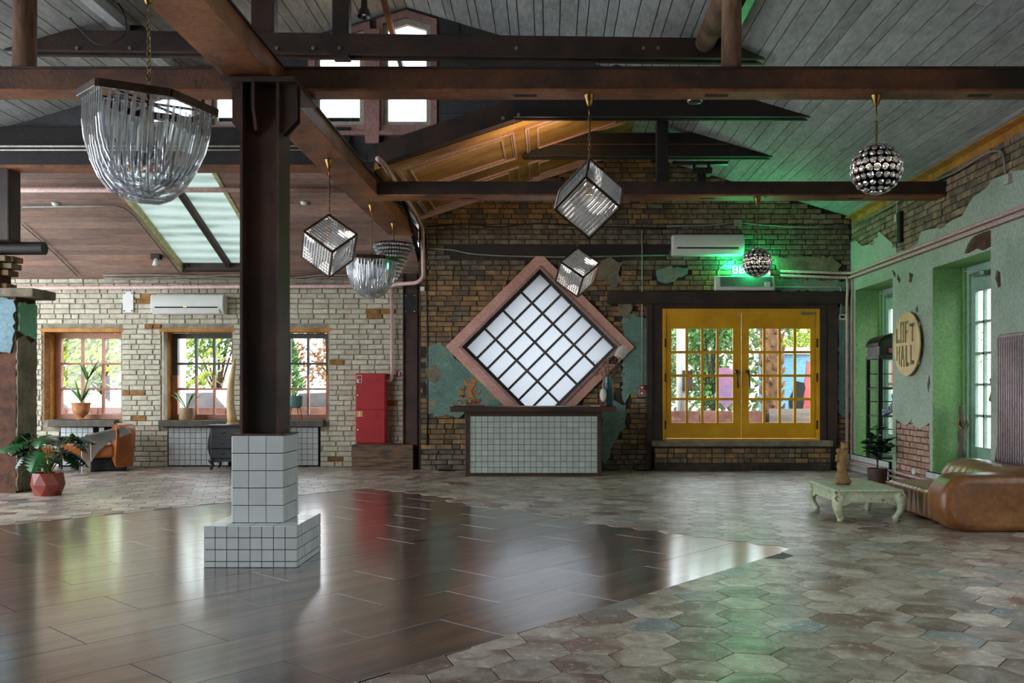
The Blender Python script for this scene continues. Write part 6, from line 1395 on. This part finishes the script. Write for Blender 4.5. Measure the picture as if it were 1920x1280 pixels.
def van(label, x, y, L, rz=0):
    o = thing('parked_car', label, 'car', (x, y, -.3), rz); W = pm('car_white', S(232,234,236), S(224,226,230), 2, .25)
    FV = Fr((0, 0, 0), (1,0,0), (0,0,1), (0,-1,0)); h = L/2
    MB().prism([(-h, .3), (-h, .85), (-h*.82, 1.0), (-h*.45, 1.08), (-h*.2, 1.55), (h*.55, 1.58), (h*.92, 1.1), (h, .95), (h, .3)], FV, -.8, .8).out('body', W, o, bev=.06, seg=3, auto=40)
    MB().prism([(-h*.40, 1.1), (-h*.18, 1.5), (h*.52, 1.52), (h*.8, 1.1)], FV, .8, .812).out('side_window', M_['grey_metal'], o)
    for x_ in (-h*.62, h*.62): MB().lathe([(.33, -.09), (.34, 0), (.33, .09), (.2, .1), (1e-4, .1)], 20).xf(Matrix.Rotation(pi/2, 4, 'X')).xf(Matrix.Translation((x_, -.78, .34))).out('wheel', M_['black_matt'], o, True, auto=50); MB().lathe([(.2, .0), (.19, .02), (1e-4, .03)], 16).xf(Matrix.Rotation(pi/2, 4, 'X')).xf(Matrix.Translation((x_, -.885, .34))).out('hubcap', M_['grey_metal'], o, True)
    for x_ in (-h+.02, h-.02): MB().box(x_-.04, -.7, .72, x_+.04, -.45, .86).out('headlamp', M_['grey_metal'], o)
van('white car parked outside the first window', -11.2, 18.9, 3.8)
van('white car parked outside the middle window', -7.5, 18.8, 2.5)
van('white car parked outside the third window', -4.9, 18.8, 2.0)
o = thing('garden_column', 'white round garden column outside the middle window', 'column', (at(338, 0, 16.6).x, 16.6, -.3)); MB().lathe([(.13, 0), (.13, .1), (.10, .12), (.10, 3.2), (.12, 3.25)], 20).out('shaft', M_['white_plastic'], o, True, auto=40); MB().box(-.16, -.16, 0, .16, .16, .06).out('base', M_['white_plastic'], o)
o = thing('street_pole', 'white post with a small sign outside the yellow doors', 'post', (at(1278, 0, 17.4).x, 17.4, -.3)); MB().tube([(0, 0, 0), (0, 0, 4.2)], .10, 14).out('pole', M_['white_plastic'], o, True); MB().box(.0, -.12, 1.55, .2, -.1, 1.95).out('sign_plate', M_['steel_dull'], o)
pt = thing('palm_tree', 'stout palm trunk with cut leaf bases behind the yellow doors', 'tree', (at(1447, 0, 18.6).x, 18.6, -.3)); M_['palm'] = pm('palm_fibre', S(150,110,70), S(100,72,46), 8, .9, bump=.6, rnd=.25, offset=True)
MB().lathe([(.22, 0), (.17, .8), (.20, 1.4), (.23, 2.2), (.22, 2.6), (.15, 3.0)], 16).out('trunk', M_['palm'], pt, True); rr = random.Random(2); bs = MB().tube([(0, 0, 0), (0, -.06, .04), (0, -.09, .12)], [.045, .038, .02], 6).mesh('leaf_base', M_['palm'], True)
for k in range(60): a = k*2.4; z = .7+k*.036; inst(bs, 'leaf_base', Matrix.Translation((.18*cos(a), .18*sin(a), z)) @ Matrix.Rotation(a+pi/2, 4, 'Z'), pt)
for k in range(12): strap_leaf(MB(), (0, 0, 2.9), k*.55, 1.6, .75, .10, 1.0).out('frond', M_['tree_pale'], pt)
ct = thing('mural_container', 'painted container with abstract pink and blue shapes outside the yellow doors', 'container', (5.15, 20.4, -.3)); FM = Fr((0, -1.0, 0), (1,0,0), (0,0,1), (0,-1,0))
MB().box(-.1, -.99, 0, 3.2, 1, 2.35).out('body', pm('container_blue', S(120,176,200), S(104,160,186), 2, .5), ct, bev=.02)
MB().slab([(.38, .2), (3.1, .2), (3.1, 2.2), (.5, 2.2), (.4, 1.4)], [], FM, 0, .012).out('painted_shape', pm('mural_red', S(206,96,92), S(190,80,80), 2, .5), ct)
MB().slab(jag([(.15, .9), (.35, .8), (.45, 1.3), (.4, 1.75), (.25, 1.8), (.12, 1.4)], .04, .15), [], FM, .012, .02).out('painted_shape', M_['black_matt'], ct)
MB().slab(jag([(.7, .8), (1.1, .8), (1.0, 1.3), (.75, 1.4)], .04, .15), [], FM, .012, .02).out('painted_shape', pm('mural_pink', S(222,130,170), S(210,110,150), 2, .5), ct)
MB().box(-.2, -1.1, 2.35, 3.3, 1.05, 2.5).out('roof_edge', M_['white_plastic'], ct)
o = thing('garden_mural', 'small pink and violet painted board among the bushes', 'board', (at(1360, 0, 18.2).x, 18.2, .35)); MB().slab(jag([(-.2, .45), (0, .2), (.2, .4), (.2, .95), (.1, 1.05), (-.15, 1.0)], .03, .1), [], Fr((0,0,.35), (1,0,0), (0,0,1), (0,-1,0)), 0, .03).out('board', pm('mural_violet', S(186,124,150), S(140,124,160), 9, .5), o); MB().box(-.03, 0, -.65, .03, .03, .5).out('post', M_['bark'], o)
van('chrome fronted white car behind the palm trunk', 6.25, 18.1, 2.2)
# pale building across the side yard
bd = thing('yard_building', 'pale building across the yard beyond the green doors', 'building', (13.5, 14, -.3)); MB().box(-.3, -12, 0, 4, 12, 7).out('wall', pm('render_pale', S(226,226,222), S(212,212,206), 1, .8), bd)
for k in range(5): MB().box(-.33, -10+4.4*k, 1.4, -.29, -8.2+4.4*k, 3.4).out('window', M_['grey_metal'], bd)
tree('garden_tree', 'small tree beyond the far green door', 7.6, 17.6, 3.4, .8, 'blob', 'tree_yellow', 1200, .06, 40)

hg = thing('garden_hedge', 'tall mixed hedge closing the yard beyond the yellow doors', 'hedge', (4.5, 26.5, -.3)); rr = random.Random(77)
tag(leaf_cloud(rr, 9000, lambda r: Vector((r.uniform(-5, 5), r.uniform(-.5, .5), r.random()**.7*4.2)), .11).out('foliage', M_['tree_pale'], hg), kind='stuff')
mb = MB()
for k in range(12): mb.tube([(-4.8+.87*k, 0, 0), (-4.7+.87*k, .1, 3.2)], [.05, .02], 6)
mb.out('stems', M_['bark'], hg)
